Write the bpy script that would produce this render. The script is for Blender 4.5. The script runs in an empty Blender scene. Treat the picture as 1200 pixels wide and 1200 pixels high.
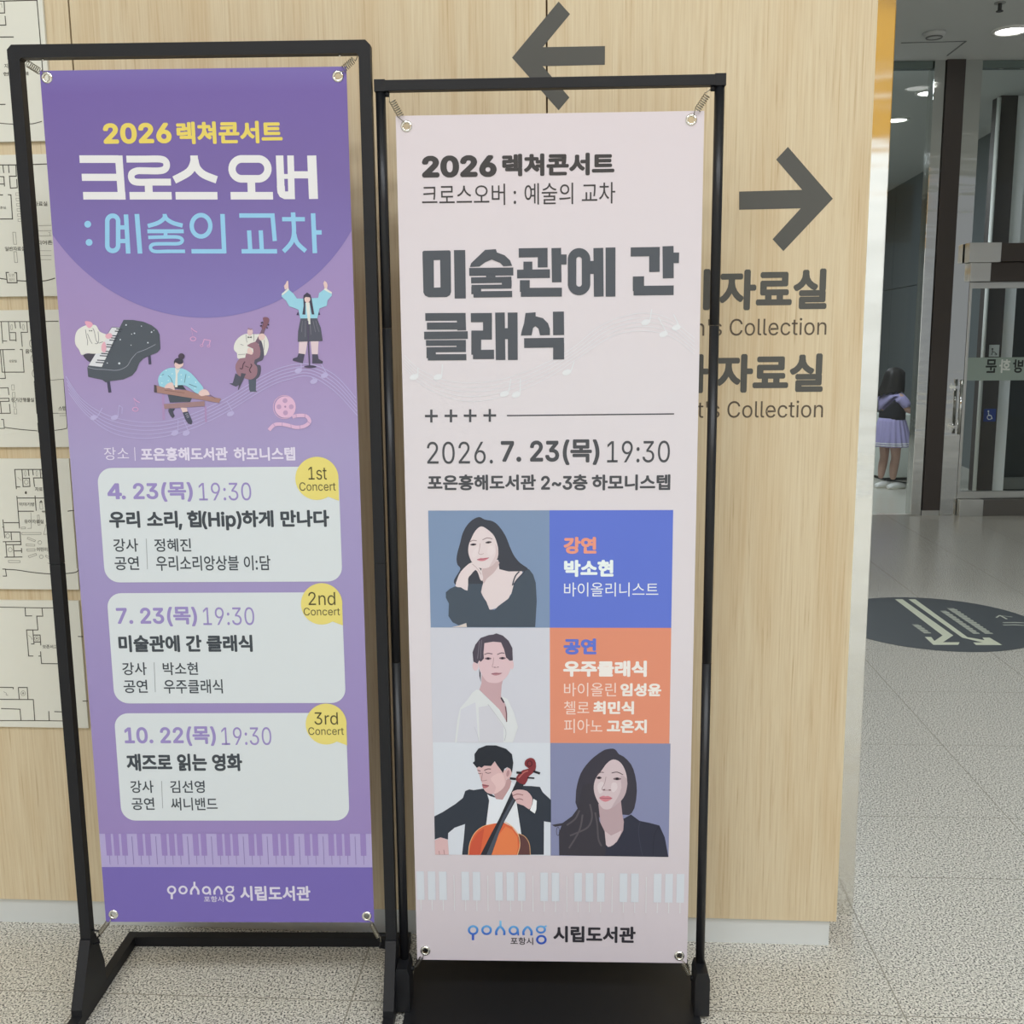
import bpy, bmesh, math, random
import numpy as np
from mathutils import Vector, Matrix
from mathutils.geometry import tessellate_polygon

# ------------------------------------------------------------------ camera, world, lights, exposure
S = bpy.context.scene
COL = S.collection
CAM_H = 1.48
F_PX, PITCH, ROLL = 1231.26, 0.164689, -0.008795
fwd = Vector((0, math.cos(PITCH), -math.sin(PITCH)))
up0 = Vector((0, math.sin(PITCH), math.cos(PITCH)))
rgt = math.cos(ROLL) * Vector((1, 0, 0)) + math.sin(ROLL) * up0
upv = -math.sin(ROLL) * Vector((1, 0, 0)) + math.cos(ROLL) * up0
cd = bpy.data.cameras.new('camera')
cd.sensor_width = 36
cd.lens = 36 * F_PX / 1200
cd.clip_start = 0.05
cam = bpy.data.objects.new('camera', cd)
COL.objects.link(cam)
cam.matrix_world = Matrix(((rgt.x, upv.x, -fwd.x, 0), (rgt.y, upv.y, -fwd.y, 0), (rgt.z, upv.z, -fwd.z, CAM_H), (0, 0, 0, 1)))
S.camera = cam
S.view_settings.view_transform = 'Standard'
S.view_settings.look = 'None'
S.view_settings.gamma = 1
S.view_settings.use_curve_mapping = False
S.view_settings.exposure = -0.66
S.cycles.use_denoising = True
S.cycles.max_bounces = 8
S.cycles.transparent_max_bounces = 12

w = bpy.data.worlds.new('world')
w.use_nodes = True
S.world = w
w.node_tree.nodes['Background'].inputs[0].default_value = (0.93, 0.97, 1.0, 1)
w.node_tree.nodes['Background'].inputs[1].default_value = 0.5


def area(name, loc, sx, sy, power, col=(1, 0.98, 0.94)):
    l = bpy.data.lights.new(name, 'AREA')
    l.shape = 'RECTANGLE'
    l.size, l.size_y = sx, sy
    l.energy = power
    l.color = col
    o = bpy.data.objects.new(name, l)
    COL.objects.link(o)
    o.location = loc
    return o


CEIL = 3.56
HALL = 6.0
FILL_COL = (0.925, 0.965, 1.03)
for i, (x, y) in enumerate([(-2.0, -2.2), (1.2, -2.2), (4.4, -2.2), (-2.0, -5.2), (1.2, -5.2), (4.4, -5.2)]):
    area('hall_fill', (x, y, HALL - 0.03), 1.6, 1.2, 165, FILL_COL)  # unseen area lights added behind the camera to light the banners
area('passage_fill', (1.1, 4.4, CEIL - 0.03), 1.2, 0.8, 60, FILL_COL)  # unseen light added behind the panelled wall to brighten the passage
area('lobby_fill', (2.3, 9.15, CEIL - 0.03), 1.2, 0.5, 100, FILL_COL)  # added to brighten the lobby, kept out of view behind the wall
area('pale_panel_fill', (5.5, 8.95, CEIL - 0.03), 0.9, 0.3, 30, FILL_COL)  # added outside the view to brighten the pale column and panel
area('lobby_fill', (2.6, 13.2, CEIL - 0.03), 1.2, 0.8, 110, FILL_COL)  # second unseen light added for the back of the lobby

E_FIT = 0.86     # light falling on the banners: print colours are given as they look and divided by it


def lin(c):
    c = c / 255.0
    return c / 12.92 if c <= 0.04045 else ((c + 0.055) / 1.055) ** 2.4


def C(rgb, e=None):
    e = e or E_FIT
    return tuple(min(0.93, lin(v) / e) for v in rgb) + (1,)


MATS = {}


def mat(rgb, rough=0.6, metal=0.0, spec=0.3, e=None, name=None):
    key = (rgb, rough, metal, spec, e)
    if key in MATS:
        return MATS[key]
    m = bpy.data.materials.new(name or 'paint_%d_%d_%d' % rgb)
    m.use_nodes = True
    b = m.node_tree.nodes['Principled BSDF']
    b.inputs['Base Color'].default_value = C(rgb, e)
    b.inputs['Roughness'].default_value = rough
    b.inputs['Metallic'].default_value = metal
    b.inputs['Specular IOR Level'].default_value = spec
    MATS[key] = m
    return m


def ink(rgb):
    return mat(rgb, 0.55, 0, 0.25)


def N(m, t, **kw):
    n = m.node_tree.nodes.new(t)
    for k, v in kw.items():
        setattr(n, k, v)
    return n


def L(m, a, b):
    m.node_tree.links.new(a, b)


def ramp(m, stops, interp='LINEAR'):
    r = N(m, 'ShaderNodeValToRGB')
    r.color_ramp.interpolation = interp
    el = r.color_ramp.elements
    while len(el) < len(stops):
        el.new(0.5)
    for e, (p, c) in zip(el, stops):
        e.position = p
        e.color = c
    return r


def grad_mat(name, z0, z1, stops, rough=0.5):
    """printed vertical colour gradient over local z"""
    m = bpy.data.materials.new(name)
    m.use_nodes = True
    b = m.node_tree.nodes['Principled BSDF']
    tc = N(m, 'ShaderNodeTexCoord')
    sp = N(m, 'ShaderNodeSeparateXYZ')
    mr = N(m, 'ShaderNodeMapRange')
    mr.inputs['From Min'].default_value = z0
    mr.inputs['From Max'].default_value = z1
    r = ramp(m, [(p, C(c)) for p, c in stops])
    L(m, tc.outputs['Object'], sp.inputs[0])
    L(m, sp.outputs['Z'], mr.inputs['Value'])
    L(m, mr.outputs['Result'], r.inputs[0])
    L(m, r.outputs[0], b.inputs['Base Color'])
    b.inputs['Roughness'].default_value = rough
    b.inputs['Specular IOR Level'].default_value = 0.3
    return m


# ------------------------------------------------------------------ geometry helpers
def ray(x, y):
    return fwd * F_PX + rgt * (x - 600) - upv * (y - 600)


def at_z(x, y, z):
    d = ray(x, y)
    return d * ((z - CAM_H) / d.z) + Vector((0, 0, CAM_H))


def at_y(x, y, dist):
    d = ray(x, y)
    return d * (dist / d.y) + Vector((0, 0, CAM_H))


class Plane:
    """upright plane of a real surface: origin (x, y, z of its own base) and turn about z"""

    def __init__(s, x, y, z, yaw):
        s.o = Vector((x, y, z))
        s.yaw = yaw
        s.u = Vector((math.cos(yaw), math.sin(yaw), 0))
        s.n = Vector((-math.sin(yaw), math.cos(yaw), 0))

    def uv(s, x, y):
        d = ray(x, y)
        c = Vector((0, 0, CAM_H))
        t = s.n.dot(s.o - c) / s.n.dot(d)
        p = c + d * t - s.o
        return (p.dot(s.u), p.z)

    def loc3(s, u, v, off):
        return (u, -off, v)


class FloorPlane:
    def __init__(s, x, y):
        s.o = Vector((x, y, 0))

    def uv(s, x, y):
        p = at_z(x, y, 0) - s.o
        return (p.x, p.y)

    def loc3(s, u, v, off):
        return (u, v, off)


def Z(x0, y0, s):
    return lambda p: (x0 + p[0] / s, y0 + p[1] / s)


def ID(p):
    return p


def smooth(pts, n=6, closed=True):
    out = []
    k = len(pts)
    rng = range(k) if closed else range(k - 1)
    for i in rng:
        if closed:
            p0, p1, p2, p3 = pts[i - 1], pts[i], pts[(i + 1) % k], pts[(i + 2) % k]
        else:
            p0, p1, p2, p3 = pts[max(i - 1, 0)], pts[i], pts[i + 1], pts[min(i + 2, k - 1)]
        for j in range(n):
            t = j / n
            out.append(tuple(0.5 * (2 * b + (c - a) * t + (2 * a - 5 * b + 4 * c - d) * t * t + (3 * b - a - 3 * c + d) * t ** 3)
                             for a, b, c, d in zip(p0, p1, p2, p3)))
    if not closed:
        out.append(pts[-1])
    return out


FONT_CACHE = {}


try:        # the grotesque that ships with Blender, for Latin letters and figures
    import os
    LATIN = bpy.data.fonts.load(os.path.join(bpy.utils.system_resource('DATAFILES'), 'fonts', 'Inter.woff2'))
except Exception:
    LATIN = None


def run_mesh(s, space, latin):
    if s == '4' and latin:
        o_ = [(0.285, 0), (0.375, 0), (0.375, 0.112), (0.45, 0.112), (0.45, 0.182), (0.375, 0.182), (0.375, 0.512), (0.27, 0.512), (0.02, 0.185), (0.02, 0.112), (0.285, 0.112)]
        h_ = [(0.285, 0.182), (0.285, 0.41), (0.115, 0.182)]
        return o_ + h_, [tuple(t_) for t_ in tessellate_polygon([[Vector((p[0], p[1], 0)) for p in lp] for lp in (o_, h_)])]
    c = bpy.data.curves.new('lettering', 'FONT')
    c.body = s
    c.size = 1
    c.resolution_u = 4
    c.space_character = space
    if latin and LATIN:
        c.font = LATIN
    o = bpy.data.objects.new('lettering', c)
    COL.objects.link(o)
    dg = bpy.context.evaluated_depsgraph_get()
    me = bpy.data.meshes.new_from_object(o.evaluated_get(dg))
    v = [(p.co.x, p.co.y) for p in me.vertices]
    f = [tuple(p.vertices) for p in me.polygons]
    bpy.data.objects.remove(o)
    bpy.data.curves.remove(c)
    bpy.data.meshes.remove(me)
    return v, f


def text_mesh(s, space=1.0):
    key = (s, space)
    if key in FONT_CACHE:
        return FONT_CACHE[key]
    runs = []
    for ch in s:
        lat = ord(ch) < 0x250
        if ch == ' ' and runs:
            lat = runs[-1][1]
        if runs and runs[-1][1] == lat and not (runs[-1][0] == '4'):
            runs[-1][0] += ch
        else:
            runs.append([ch, lat])
    V, Fc, x = [], [], 0.0
    for r, lat in runs:
        lead = len(r) - len(r.lstrip())
        tail = len(r) - len(r.rstrip())
        v, f = run_mesh(r.strip(), space, lat)
        x += 0.26 * lead + (0.09 if r.strip() == ':' else 0)
        x0, x1 = min(p[0] for p in v), max(p[0] for p in v)
        if lat and len(runs) > 1:      # figures set to the height of the Hangul beside them
            v = [(p[0] * 1.45, p[1] * 1.52 - 0.035) for p in v]
            x0, x1 = x0 * 1.45, x1 * 1.45
        n = len(V)
        V += [(p[0] - x0 + x, p[1]) for p in v]
        Fc += [tuple(q + n for q in t) for t in f]
        x += x1 - x0 + (0.05 if r == '4' else 0.10) + 0.26 * tail + (0.09 if r.strip() == ':' else 0)
    FONT_CACHE[key] = (V, Fc)
    return V, Fc


class Art:
    """flat print lying on a surface: fills, strokes and lettering collected into one mesh"""
    STEP = 0.00012

    def __init__(s, plane, base=0.0003):
        s.pl = plane
        s.bm = bmesh.new()
        s.mats = []
        s.T = ID
        s.base = base
        s.k = 0

    def mi(s, m):
        if isinstance(m, tuple):
            m = ink(m)
        if m not in s.mats:
            s.mats.append(m)
        return s.mats.index(m)

    def P(s, p):
        return s.pl.uv(*s.T(p))

    def off(s, lay):
        s.k = (s.k + 1) % 12
        return s.base + lay * s.STEP + s.k * 0.0000095

    def add(s, verts2, faces, m, lay):
        o = s.off(lay)
        i = s.mi(m)
        vs = [s.bm.verts.new(s.pl.loc3(u, v, o)) for u, v in verts2]
        for f in faces:
            if len(set(f)) < 3:
                continue
            try:
                fc = s.bm.faces.new([vs[a] for a in f])
                fc.material_index = i
            except ValueError:
                pass

    def loops(s, loops_uv, m, lay):
        flat = [p for lp in loops_uv for p in lp]
        tri = tessellate_polygon([[Vector((a, b, 0)) for a, b in lp] for lp in loops_uv])
        s.add(flat, tri, m, lay)

    def poly(s, pts, m, lay=0, sm=0, holes=()):
        lp = [[s.P(p) for p in (smooth(pts, sm) if sm else pts)]]
        for h in holes:
            lp.append([s.P(p) for p in h])
        s.loops(lp, m, lay)

    def uvpoly(s, pts, m, lay=0):
        s.loops([pts], m, lay)

    def quad(s, a, b, m, lay=0):
        s.poly([a, (b[0], a[1]), b, (a[0], b[1])], m, lay)

    def rect_uv(s, x0, y0, x1, y1, m, lay=0):
        s.loops([[(x0, y0), (x1, y0), (x1, y1), (x0, y1)]], m, lay)

    def scale_at(s, p):
        a = s.P(p)
        b = s.P((p[0] + 1, p[1]))
        return math.hypot(b[0] - a[0], b[1] - a[1])

    def stroke(s, pts, wd, m, lay=0, closed=False, sm=0, vert=None):
        if sm:
            pts = smooth(pts, sm, closed)
        q = [Vector(s.P(p)) for p in pts]
        sc = s.scale_at(pts[0])
        if isinstance(s.pl, FloorPlane):
            sc = sc
        h = wd * sc / 2
        n = len(q)
        Lf, R = [], []
        for i in range(n):
            if closed:
                a, b, c = q[i - 1], q[i], q[(i + 1) % n]
            else:
                a, b, c = q[max(i - 1, 0)], q[i], q[min(i + 1, n - 1)]
            d1 = (b - a) if (b - a).length > 1e-9 else (c - b)
            d2 = (c - b) if (c - b).length > 1e-9 else d1
            d1 = d1.normalized()
            d2 = d2.normalized()
            t = d1 + d2
            t = t.normalized() if t.length > 1e-6 else d1
            nn = Vector((-t.y, t.x))
            k = 1 / max(0.45, nn.dot(Vector((-d1.y, d1.x))))
            Lf.append(b + nn * h * k)
            R.append(b - nn * h * k)
        vs = [tuple(p) for p in Lf] + [tuple(p) for p in R]
        fs = [(i, (i + 1) % n, n + (i + 1) % n, n + i) for i in range(n if closed else n - 1)]
        s.add(vs, fs, m, lay)

    def ellipse(s, c, rx, ry, m, lay=0, rot=0, n=24):
        pts = []
        for i in range(n):
            a = 2 * math.pi * i / n
            x, y = rx * math.cos(a), ry * math.sin(a)
            pts.append((c[0] + x * math.cos(rot) - y * math.sin(rot), c[1] + x * math.sin(rot) + y * math.cos(rot)))
        s.poly(pts, m, lay)

    def ring(s, c, rx, ry, wd, m, lay=0, n=28, rr=None):
        """ring; rr = corner radius of a rounded rectangle instead of an ellipse"""
        pts = []
        for i in range(n):
            a = 2 * math.pi * (i + 0.5) / n
            if rr is None:
                pts.append((c[0] + rx * math.cos(a), c[1] + ry * math.sin(a)))
            else:
                sx = rx - rr if math.cos(a) > 0 else -(rx - rr)
                sy = ry - rr if math.sin(a) > 0 else -(ry - rr)
                pts.append((c[0] + sx + rr * math.cos(a), c[1] + sy + rr * math.sin(a)))
        s.stroke(pts, wd, m, lay, closed=True)

    def text(s, t, box, m, lay=0, bold=0.0, space=1.0, ref=None, mirror=False):
        xl, yt, xr, yb = box
        v, f = text_mesh(t, space)
        xs = [p[0] for p in v]
        ys = [p[1] for p in v]
        x0, x1, y0, y1 = min(xs), max(xs), min(ys), max(ys)
        ym = (yt + yb) / 2
        u1 = s.P((xr, ym))[0]
        if ref:     # ref = (word at the end, its left px): keeps that word's width and lets the rest run on to the left
            rv, _ = text_mesh(ref[0], space)
            rw = max(p[0] for p in rv) - min(p[0] for p in rv)
            k = (u1 - s.P((ref[1], ym))[0]) / rw
            u0 = u1 - k * (x1 - x0)
            xm = xr
        else:
            u0 = s.P((xl, ym))[0]
            xm = (xl + xr) / 2
        va, vb = s.P((xm, yb))[1], s.P((xm, yt))[1]
        kx = (u1 - u0 ) / (x1 - x0 + 2 * bold)
        ky = (vb - va) / (y1 - y0 + 2 * bold)
        shifts = [(0, 0)]
        if bold > 0:      # heavier weight: the letter shape spread outwards in ten directions
            shifts += [(bold * math.cos(q * math.pi / 5), bold * math.sin(q * math.pi / 5)) for q in range(10)]
        for dx, dy in shifts:
            if mirror:
                vs = [(u1 - (p[0] - x0 + dx + bold) * kx, va + (p[1] - y0 + dy + bold) * ky) for p in v]
            else:
                vs = [(u0 + (p[0] - x0 + dx + bold) * kx, va + (p[1] - y0 + dy + bold) * ky) for p in v]
            s.add(vs, f, m, lay)

    def build(s, name, parent, label=None):
        me = bpy.data.meshes.new(name)
        s.bm.to_mesh(me)
        s.bm.free()
        for m in s.mats:
            me.materials.append(m)
        o = bpy.data.objects.new(name, me)
        COL.objects.link(o)
        if parent is not None:
            o.parent = parent
        if label:
            o['label'] = label
        return o


class MB:
    """solid mesh builder"""

    def __init__(s):
        s.bm = bmesh.new()
        s.mats = []

    def mi(s, m):
        if m is None:
            return 0
        if m not in s.mats:
            s.mats.append(m)
        return s.mats.index(m)

    def box(s, x0, y0, z0, x1, y1, z1, m=None, bev=0.0):
        r = bmesh.ops.create_cube(s.bm, size=1)
        vs = r['verts']
        for v in vs:
            v.co = Vector(((x0 + x1) / 2 + v.co.x * (x1 - x0), (y0 + y1) / 2 + v.co.y * (y1 - y0), (z0 + z1) / 2 + v.co.z * (z1 - z0)))
        fs = set(f for v in vs for f in v.link_faces)
        i = s.mi(m)
        for f in fs:
            f.material_index = i
        if bev:
            es = list(set(e for v in vs for e in v.link_edges))
            bmesh.ops.bevel(s.bm, geom=es, offset=bev, segments=2, profile=0.7, affect='EDGES')

    def prism(s, pts, axis, a, b, m=None):
        """closed outline in the plane across axis, extruded from a to b"""
        def mk(p, t):
            return {'x': (t, p[0], p[1]), 'y': (p[0], t, p[1]), 'z': (p[0], p[1], t)}[axis]
        va = [s.bm.verts.new(mk(p, a)) for p in pts]
        vb = [s.bm.verts.new(mk(p, b)) for p in pts]
        i = s.mi(m)
        n = len(pts)
        fs = [s.bm.faces.new(va), s.bm.faces.new(vb[::-1])]
        for k in range(n):
            fs.append(s.bm.faces.new([va[k], vb[k], vb[(k + 1) % n], va[(k + 1) % n]]))
        for f in fs:
            f.material_index = i

    def tube(s, pts, r, m=None, n=10, closed=False, cap=True):
        pts = [Vector(p) for p in pts]
        k = len(pts)
        rs = r if isinstance(r, (list, tuple)) else [r] * k
        i = s.mi(m)
        rings = []
        nrm = None
        for j in range(k):
            if closed:
                t = pts[(j + 1) % k] - pts[j - 1]
            else:
                t = pts[min(j + 1, k - 1)] - pts[max(j - 1, 0)]
            t.normalize()
            if nrm is None:
                nrm = t.orthogonal().normalized()
            nrm = (nrm - t * nrm.dot(t))
            nrm = nrm.normalized() if nrm.length > 1e-6 else t.orthogonal().normalized()
            b = t.cross(nrm)
            rings.append([s.bm.verts.new(pts[j] + (nrm * math.cos(2 * math.pi * q / n) + b * math.sin(2 * math.pi * q / n)) * rs[j]) for q in range(n)])
        for j in range(k if closed else k - 1):
            A, B = rings[j], rings[(j + 1) % k]
            for q in range(n):
                f = s.bm.faces.new([A[q], A[(q + 1) % n], B[(q + 1) % n], B[q]])
                f.material_index = i
                f.smooth = True
        if cap and not closed:
            s.bm.faces.new(rings[0][::-1]).material_index = i
            s.bm.faces.new(rings[-1]).material_index = i

    def rings(s, rr, m=None, cap0=True, cap1=True, smooth_=True):
        i = s.mi(m)
        V = [[s.bm.verts.new(p) for p in r] for r in rr]
        n = len(V[0])
        for A, B in zip(V, V[1:]):
            for q in range(n):
                f = s.bm.faces.new([A[q], A[(q + 1) % n], B[(q + 1) % n], B[q]])
                f.material_index = i
                f.smooth = smooth_
        if cap0:
            s.bm.faces.new(V[0][::-1]).material_index = i
        if cap1:
            s.bm.faces.new(V[-1]).material_index = i

    def build(s, name, m=None, parent=None, label=None):
        bmesh.ops.recalc_face_normals(s.bm, faces=s.bm.faces)
        me = bpy.data.meshes.new(name)
        s.bm.to_mesh(me)
        s.bm.free()
        if m is not None and not s.mats:
            me.materials.append(m)
        for k in s.mats:
            me.materials.append(k)
        o = bpy.data.objects.new(name, me)
        COL.objects.link(o)
        if parent is not None:
            o.parent = parent
        if label:
            o['label'] = label
        return o


def tag(o, label, cat, group=None):
    o['label'] = label
    o['category'] = cat
    if group:
        o['group'] = group
    return o


def thing(name, loc, yaw, label, cat, group=None):
    o = bpy.data.objects.new(name, None)
    o.empty_display_size = 0.05
    COL.objects.link(o)
    o.location = loc
    o.rotation_euler = (0, 0, yaw)
    return tag(o, label, cat, group)


def struct(o):
    o['kind'] = 'structure'
    return o


# ------------------------------------------------------------------ materials of the place
def wood_mat():
    m = bpy.data.materials.new('light_oak_veneer')
    m.use_nodes = True
    b = m.node_tree.nodes['Principled BSDF']
    tc = N(m, 'ShaderNodeTexCoord')
    mp = N(m, 'ShaderNodeMapping')
    mp.inputs['Scale'].default_value = (1, 1, 0.02)
    L(m, tc.outputs['Object'], mp.inputs[0])
    # fine vertical pores
    n1 = N(m, 'ShaderNodeTexNoise')
    n1.inputs['Scale'].default_value = 210
    n1.inputs['Detail'].default_value = 4
    n1.inputs['Roughness'].default_value = 0.65
    n1.inputs['Distortion'].default_value = 0.4
    L(m, mp.outputs[0], n1.inputs['Vector'])
    # broad boards of tone
    mp2 = N(m, 'ShaderNodeMapping')
    mp2.inputs['Scale'].default_value = (1, 1, 0.05)
    L(m, tc.outputs['Object'], mp2.inputs[0])
    n2 = N(m, 'ShaderNodeTexNoise')
    n2.inputs['Scale'].default_value = 22
    n2.inputs['Detail'].default_value = 3
    n2.inputs['Distortion'].default_value = 0.8
    L(m, mp2.outputs[0], n2.inputs['Vector'])
    r1 = ramp(m, [(0.28, C((178, 156, 122))), (0.40, C((198, 181, 149))), (0.55, C((204, 189, 158))), (0.75, C((209, 196, 168)))])
    L(m, n1.outputs[0], r1.inputs[0])
    r2 = ramp(m, [(0.3, (0.93, 0.88, 0.82, 1)), (0.55, (1, 1, 1, 1)), (0.75, (1.0, 1.0, 1.0, 1))])
    L(m, n2.outputs[0], r2.inputs[0])
    mx = N(m, 'ShaderNodeMix', data_type='RGBA', blend_type='MULTIPLY')
    mx.inputs[0].default_value = 1
    L(m, r1.outputs[0], mx.inputs[6])
    L(m, r2.outputs[0], mx.inputs[7])
    # few small knots / pin holes
    vo = N(m, 'ShaderNodeTexVoronoi')
    vo.inputs['Scale'].default_value = 2.6
    L(m, tc.outputs['Object'], vo.inputs['Vector'])
    r3 = ramp(m, [(0.004, C((110, 84, 60))), (0.009, (1, 1, 1, 1))])
    L(m, vo.outputs['Distance'], r3.inputs[0])
    mx2 = N(m, 'ShaderNodeMix', data_type='RGBA', blend_type='MULTIPLY')
    mx2.inputs[0].default_value = 1
    L(m, mx.outputs[2], mx2.inputs[6])
    L(m, r3.outputs[0], mx2.inputs[7])
    L(m, mx2.outputs[2], b.inputs['Base Color'])
    b.inputs['Roughness'].default_value = 0.5
    b.inputs['Specular IOR Level'].default_value = 0.3
    bp = N(m, 'ShaderNodeBump')
    bp.inputs['Strength'].default_value = 0.06
    bp.inputs['Distance'].default_value = 0.001
    L(m, n1.outputs[0], bp.inputs['Height'])
    L(m, bp.outputs[0], b.inputs['Normal'])
    return m


def granite_mat():
    m = bpy.data.materials.new('speckled_granite_tile')
    m.use_nodes = True
    b = m.node_tree.nodes['Principled BSDF']
    tc = N(m, 'ShaderNodeTexCoord')
    n1 = N(m, 'ShaderNodeTexNoise')
    n1.inputs['Scale'].default_value = 215
    n1.inputs['Detail'].default_value = 3
    n1.inputs['Roughness'].default_value = 0.6
    L(m, tc.outputs['Object'], n1.inputs['Vector'])
    r1 = ramp(m, [(0.385, C((66, 66, 66))), (0.425, C((98, 98, 95))), (0.46, C((190, 187, 176))), (0.54, C((207, 204, 193))), (0.62, C((226, 223, 213)))])
    L(m, n1.outputs[0], r1.inputs[0])
    n2 = N(m, 'ShaderNodeTexNoise')
    n2.inputs['Scale'].default_value = 90
    n2.inputs['Detail'].default_value = 2
    L(m, tc.outputs['Object'], n2.inputs['Vector'])
    r2 = ramp(m, [(0.35, (0.84, 0.84, 0.83, 1)), (0.6, (1, 1, 1, 1))])
    L(m, n2.outputs[0], r2.inputs[0])
    mx = N(m, 'ShaderNodeMix', data_type='RGBA', blend_type='MULTIPLY')
    mx.inputs[0].default_value = 1
    L(m, r1.outputs[0], mx.inputs[6])
    L(m, r2.outputs[0], mx.inputs[7])
    # joints: tiles square with the panelled wall
    rot = N(m, 'ShaderNodeMapping')
    rot.vector_type = 'TEXTURE'
    rot.inputs['Rotation'].default_value = (0, 0, -0.06)
    L(m, tc.outputs['Object'], rot.inputs[0])
    sp = N(m, 'ShaderNodeSeparateXYZ')
    L(m, rot.outputs[0], sp.inputs[0])

    def joint(sock, period, phase, hw):
        a = N(m, 'ShaderNodeMath', operation='SUBTRACT')
        L(m, sock, a.inputs[0])
        a.inputs[1].default_value = phase
        if period:
            f = N(m, 'ShaderNodeMath', operation='PINGPONG')
            L(m, a.outputs[0], f.inputs[0])
            f.inputs[1].default_value = period / 2
        else:
            f = N(m, 'ShaderNodeMath', operation='ABSOLUTE')
            L(m, a.outputs[0], f.inputs[0])
        c = N(m, 'ShaderNodeMath', operation='LESS_THAN')
        L(m, f.outputs[0], c.inputs[0])
        c.inputs[1].default_value = hw
        return c.outputs[0]

    def R(x, y):      # floor point in the turned tile frame
        c, s = math.cos(0.06), math.sin(0.06)
        return (x * c - y * s, x * s + y * c)

    j1 = joint(sp.outputs['X'], 0.615, R(1.59, 4.1)[0], 0.0016)
    yb = R(1.3, 3.06)[1]
    far = joint(sp.outputs['Y'], 0.592, yb, 0.0014)
    near = joint(sp.outputs['Y'], 0.613, R(1.2, 2.689)[1], 0.0014)
    gt = N(m, 'ShaderNodeMath', operation='GREATER_THAN')
    L(m, sp.outputs['Y'], gt.inputs[0])
    gt.inputs[1].default_value = yb - 0.1
    mf = N(m, 'ShaderNodeMix', data_type='FLOAT')
    L(m, gt.outputs[0], mf.inputs[0])
    L(m, near, mf.inputs[2])
    L(m, far, mf.inputs[3])
    mxj = N(m, 'ShaderNodeMath', operation='MAXIMUM')
    L(m, j1, mxj.inputs[0])
    L(m, mf.outputs[0], mxj.inputs[1])
    mj = N(m, 'ShaderNodeMix', data_type='RGBA')
    L(m, mxj.outputs[0], mj.inputs[0])
    L(m, mx.outputs[2], mj.inputs[6])
    mj.inputs[7].default_value = C((140, 136, 124))
    L(m, mj.outputs[2], b.inputs['Base Color'])
    b.inputs['Roughness'].default_value = 0.24
    b.inputs['Specular IOR Level'].default_value = 0.36
    return m


def steel_mat(name='brushed_steel', rough=0.16, col=(0.78, 0.79, 0.77, 1)):
    m = bpy.data.materials.new(name)
    m.use_nodes = True
    b = m.node_tree.nodes['Principled BSDF']
    b.inputs['Base Color'].default_value = col
    b.inputs['Metallic'].default_value = 1
    b.inputs['Roughness'].default_value = rough
    tc = N(m, 'ShaderNodeTexCoord')
    mp = N(m, 'ShaderNodeMapping')
    mp.inputs['Scale'].default_value = (1.0, 1.0, 5)
    n = N(m, 'ShaderNodeTexNoise')
    n.inputs['Scale'].default_value = 1.6
    n.inputs['Detail'].default_value = 2
    L(m, tc.outputs['Object'], mp.inputs[0])
    L(m, mp.outputs[0], n.inputs['Vector'])
    bp = N(m, 'ShaderNodeBump')
    bp.inputs['Strength'].default_value = 0.22
    bp.inputs['Distance'].default_value = 0.02
    L(m, n.outputs[0], bp.inputs['Height'])
    L(m, bp.outputs[0], b.inputs['Normal'])
    return m


def glass_mat(name='clear_glass', tint=(0.93, 0.96, 0.95, 1)):
    m = bpy.data.materials.new(name)
    m.use_nodes = True
    nt = m.node_tree
    nt.nodes.remove(nt.nodes['Principled BSDF'])
    t = N(m, 'ShaderNodeBsdfTransparent')
    t.inputs[0].default_value = tint
    g = N(m, 'ShaderNodeBsdfGlossy')
    g.inputs['Roughness'].default_value = 0.02
    fr = N(m, 'ShaderNodeFresnel')
    fr.inputs[0].default_value = 1.35
    mx = N(m, 'ShaderNodeMixShader')
    L(m, fr.outputs[0], mx.inputs[0])
    L(m, t.outputs[0], mx.inputs[1])
    L(m, g.outputs[0], mx.inputs[2])
    L(m, mx.outputs[0], nt.nodes['Material Output'].inputs[0])
    return m


def emit_mat(name, col, st):
    m = bpy.data.materials.new(name)
    m.use_nodes = True
    b = m.node_tree.nodes['Principled BSDF']
    b.inputs['Emission Color'].default_value = col
    b.inputs['Emission Strength'].default_value = st
    return m


WOOD = wood_mat()
GRANITE = granite_mat()
STEEL = steel_mat(rough=0.1, col=(0.70, 0.71, 0.69, 1))
STEEL_POST = steel_mat('polished_end_post', 0.1, (0.80, 0.81, 0.79, 1))
STEEL_SOFT = steel_mat('satin_steel', 0.3, (0.60, 0.61, 0.59, 1))
GLASS = glass_mat()
BLACK = mat((27, 28, 31), 0.5, 0, 0.3, name='black_powder_coat')
BLACKGLOSS = mat((26, 27, 30), 0.33, 0, 0.4, name='black_enamel')
BROWN = mat((66, 60, 57), 0.45, 0, 0.4, name='dark_brown_cladding')
GREYWALL = mat((98, 105, 107), 0.35, 0, 0.45, name='dark_grey_wall_panel')
WHITEPAINT = mat((226, 226, 222), 0.6, name='white_paint')
CEILPAINT = mat((196, 199, 196), 0.8, name='ceiling_paint')
CHROME = mat((222, 222, 216), 0.18, 1.0, name='nickel')
GREYMETAL = mat((212, 216, 216), 0.3, 0.35, name='grey_skirting')

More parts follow.
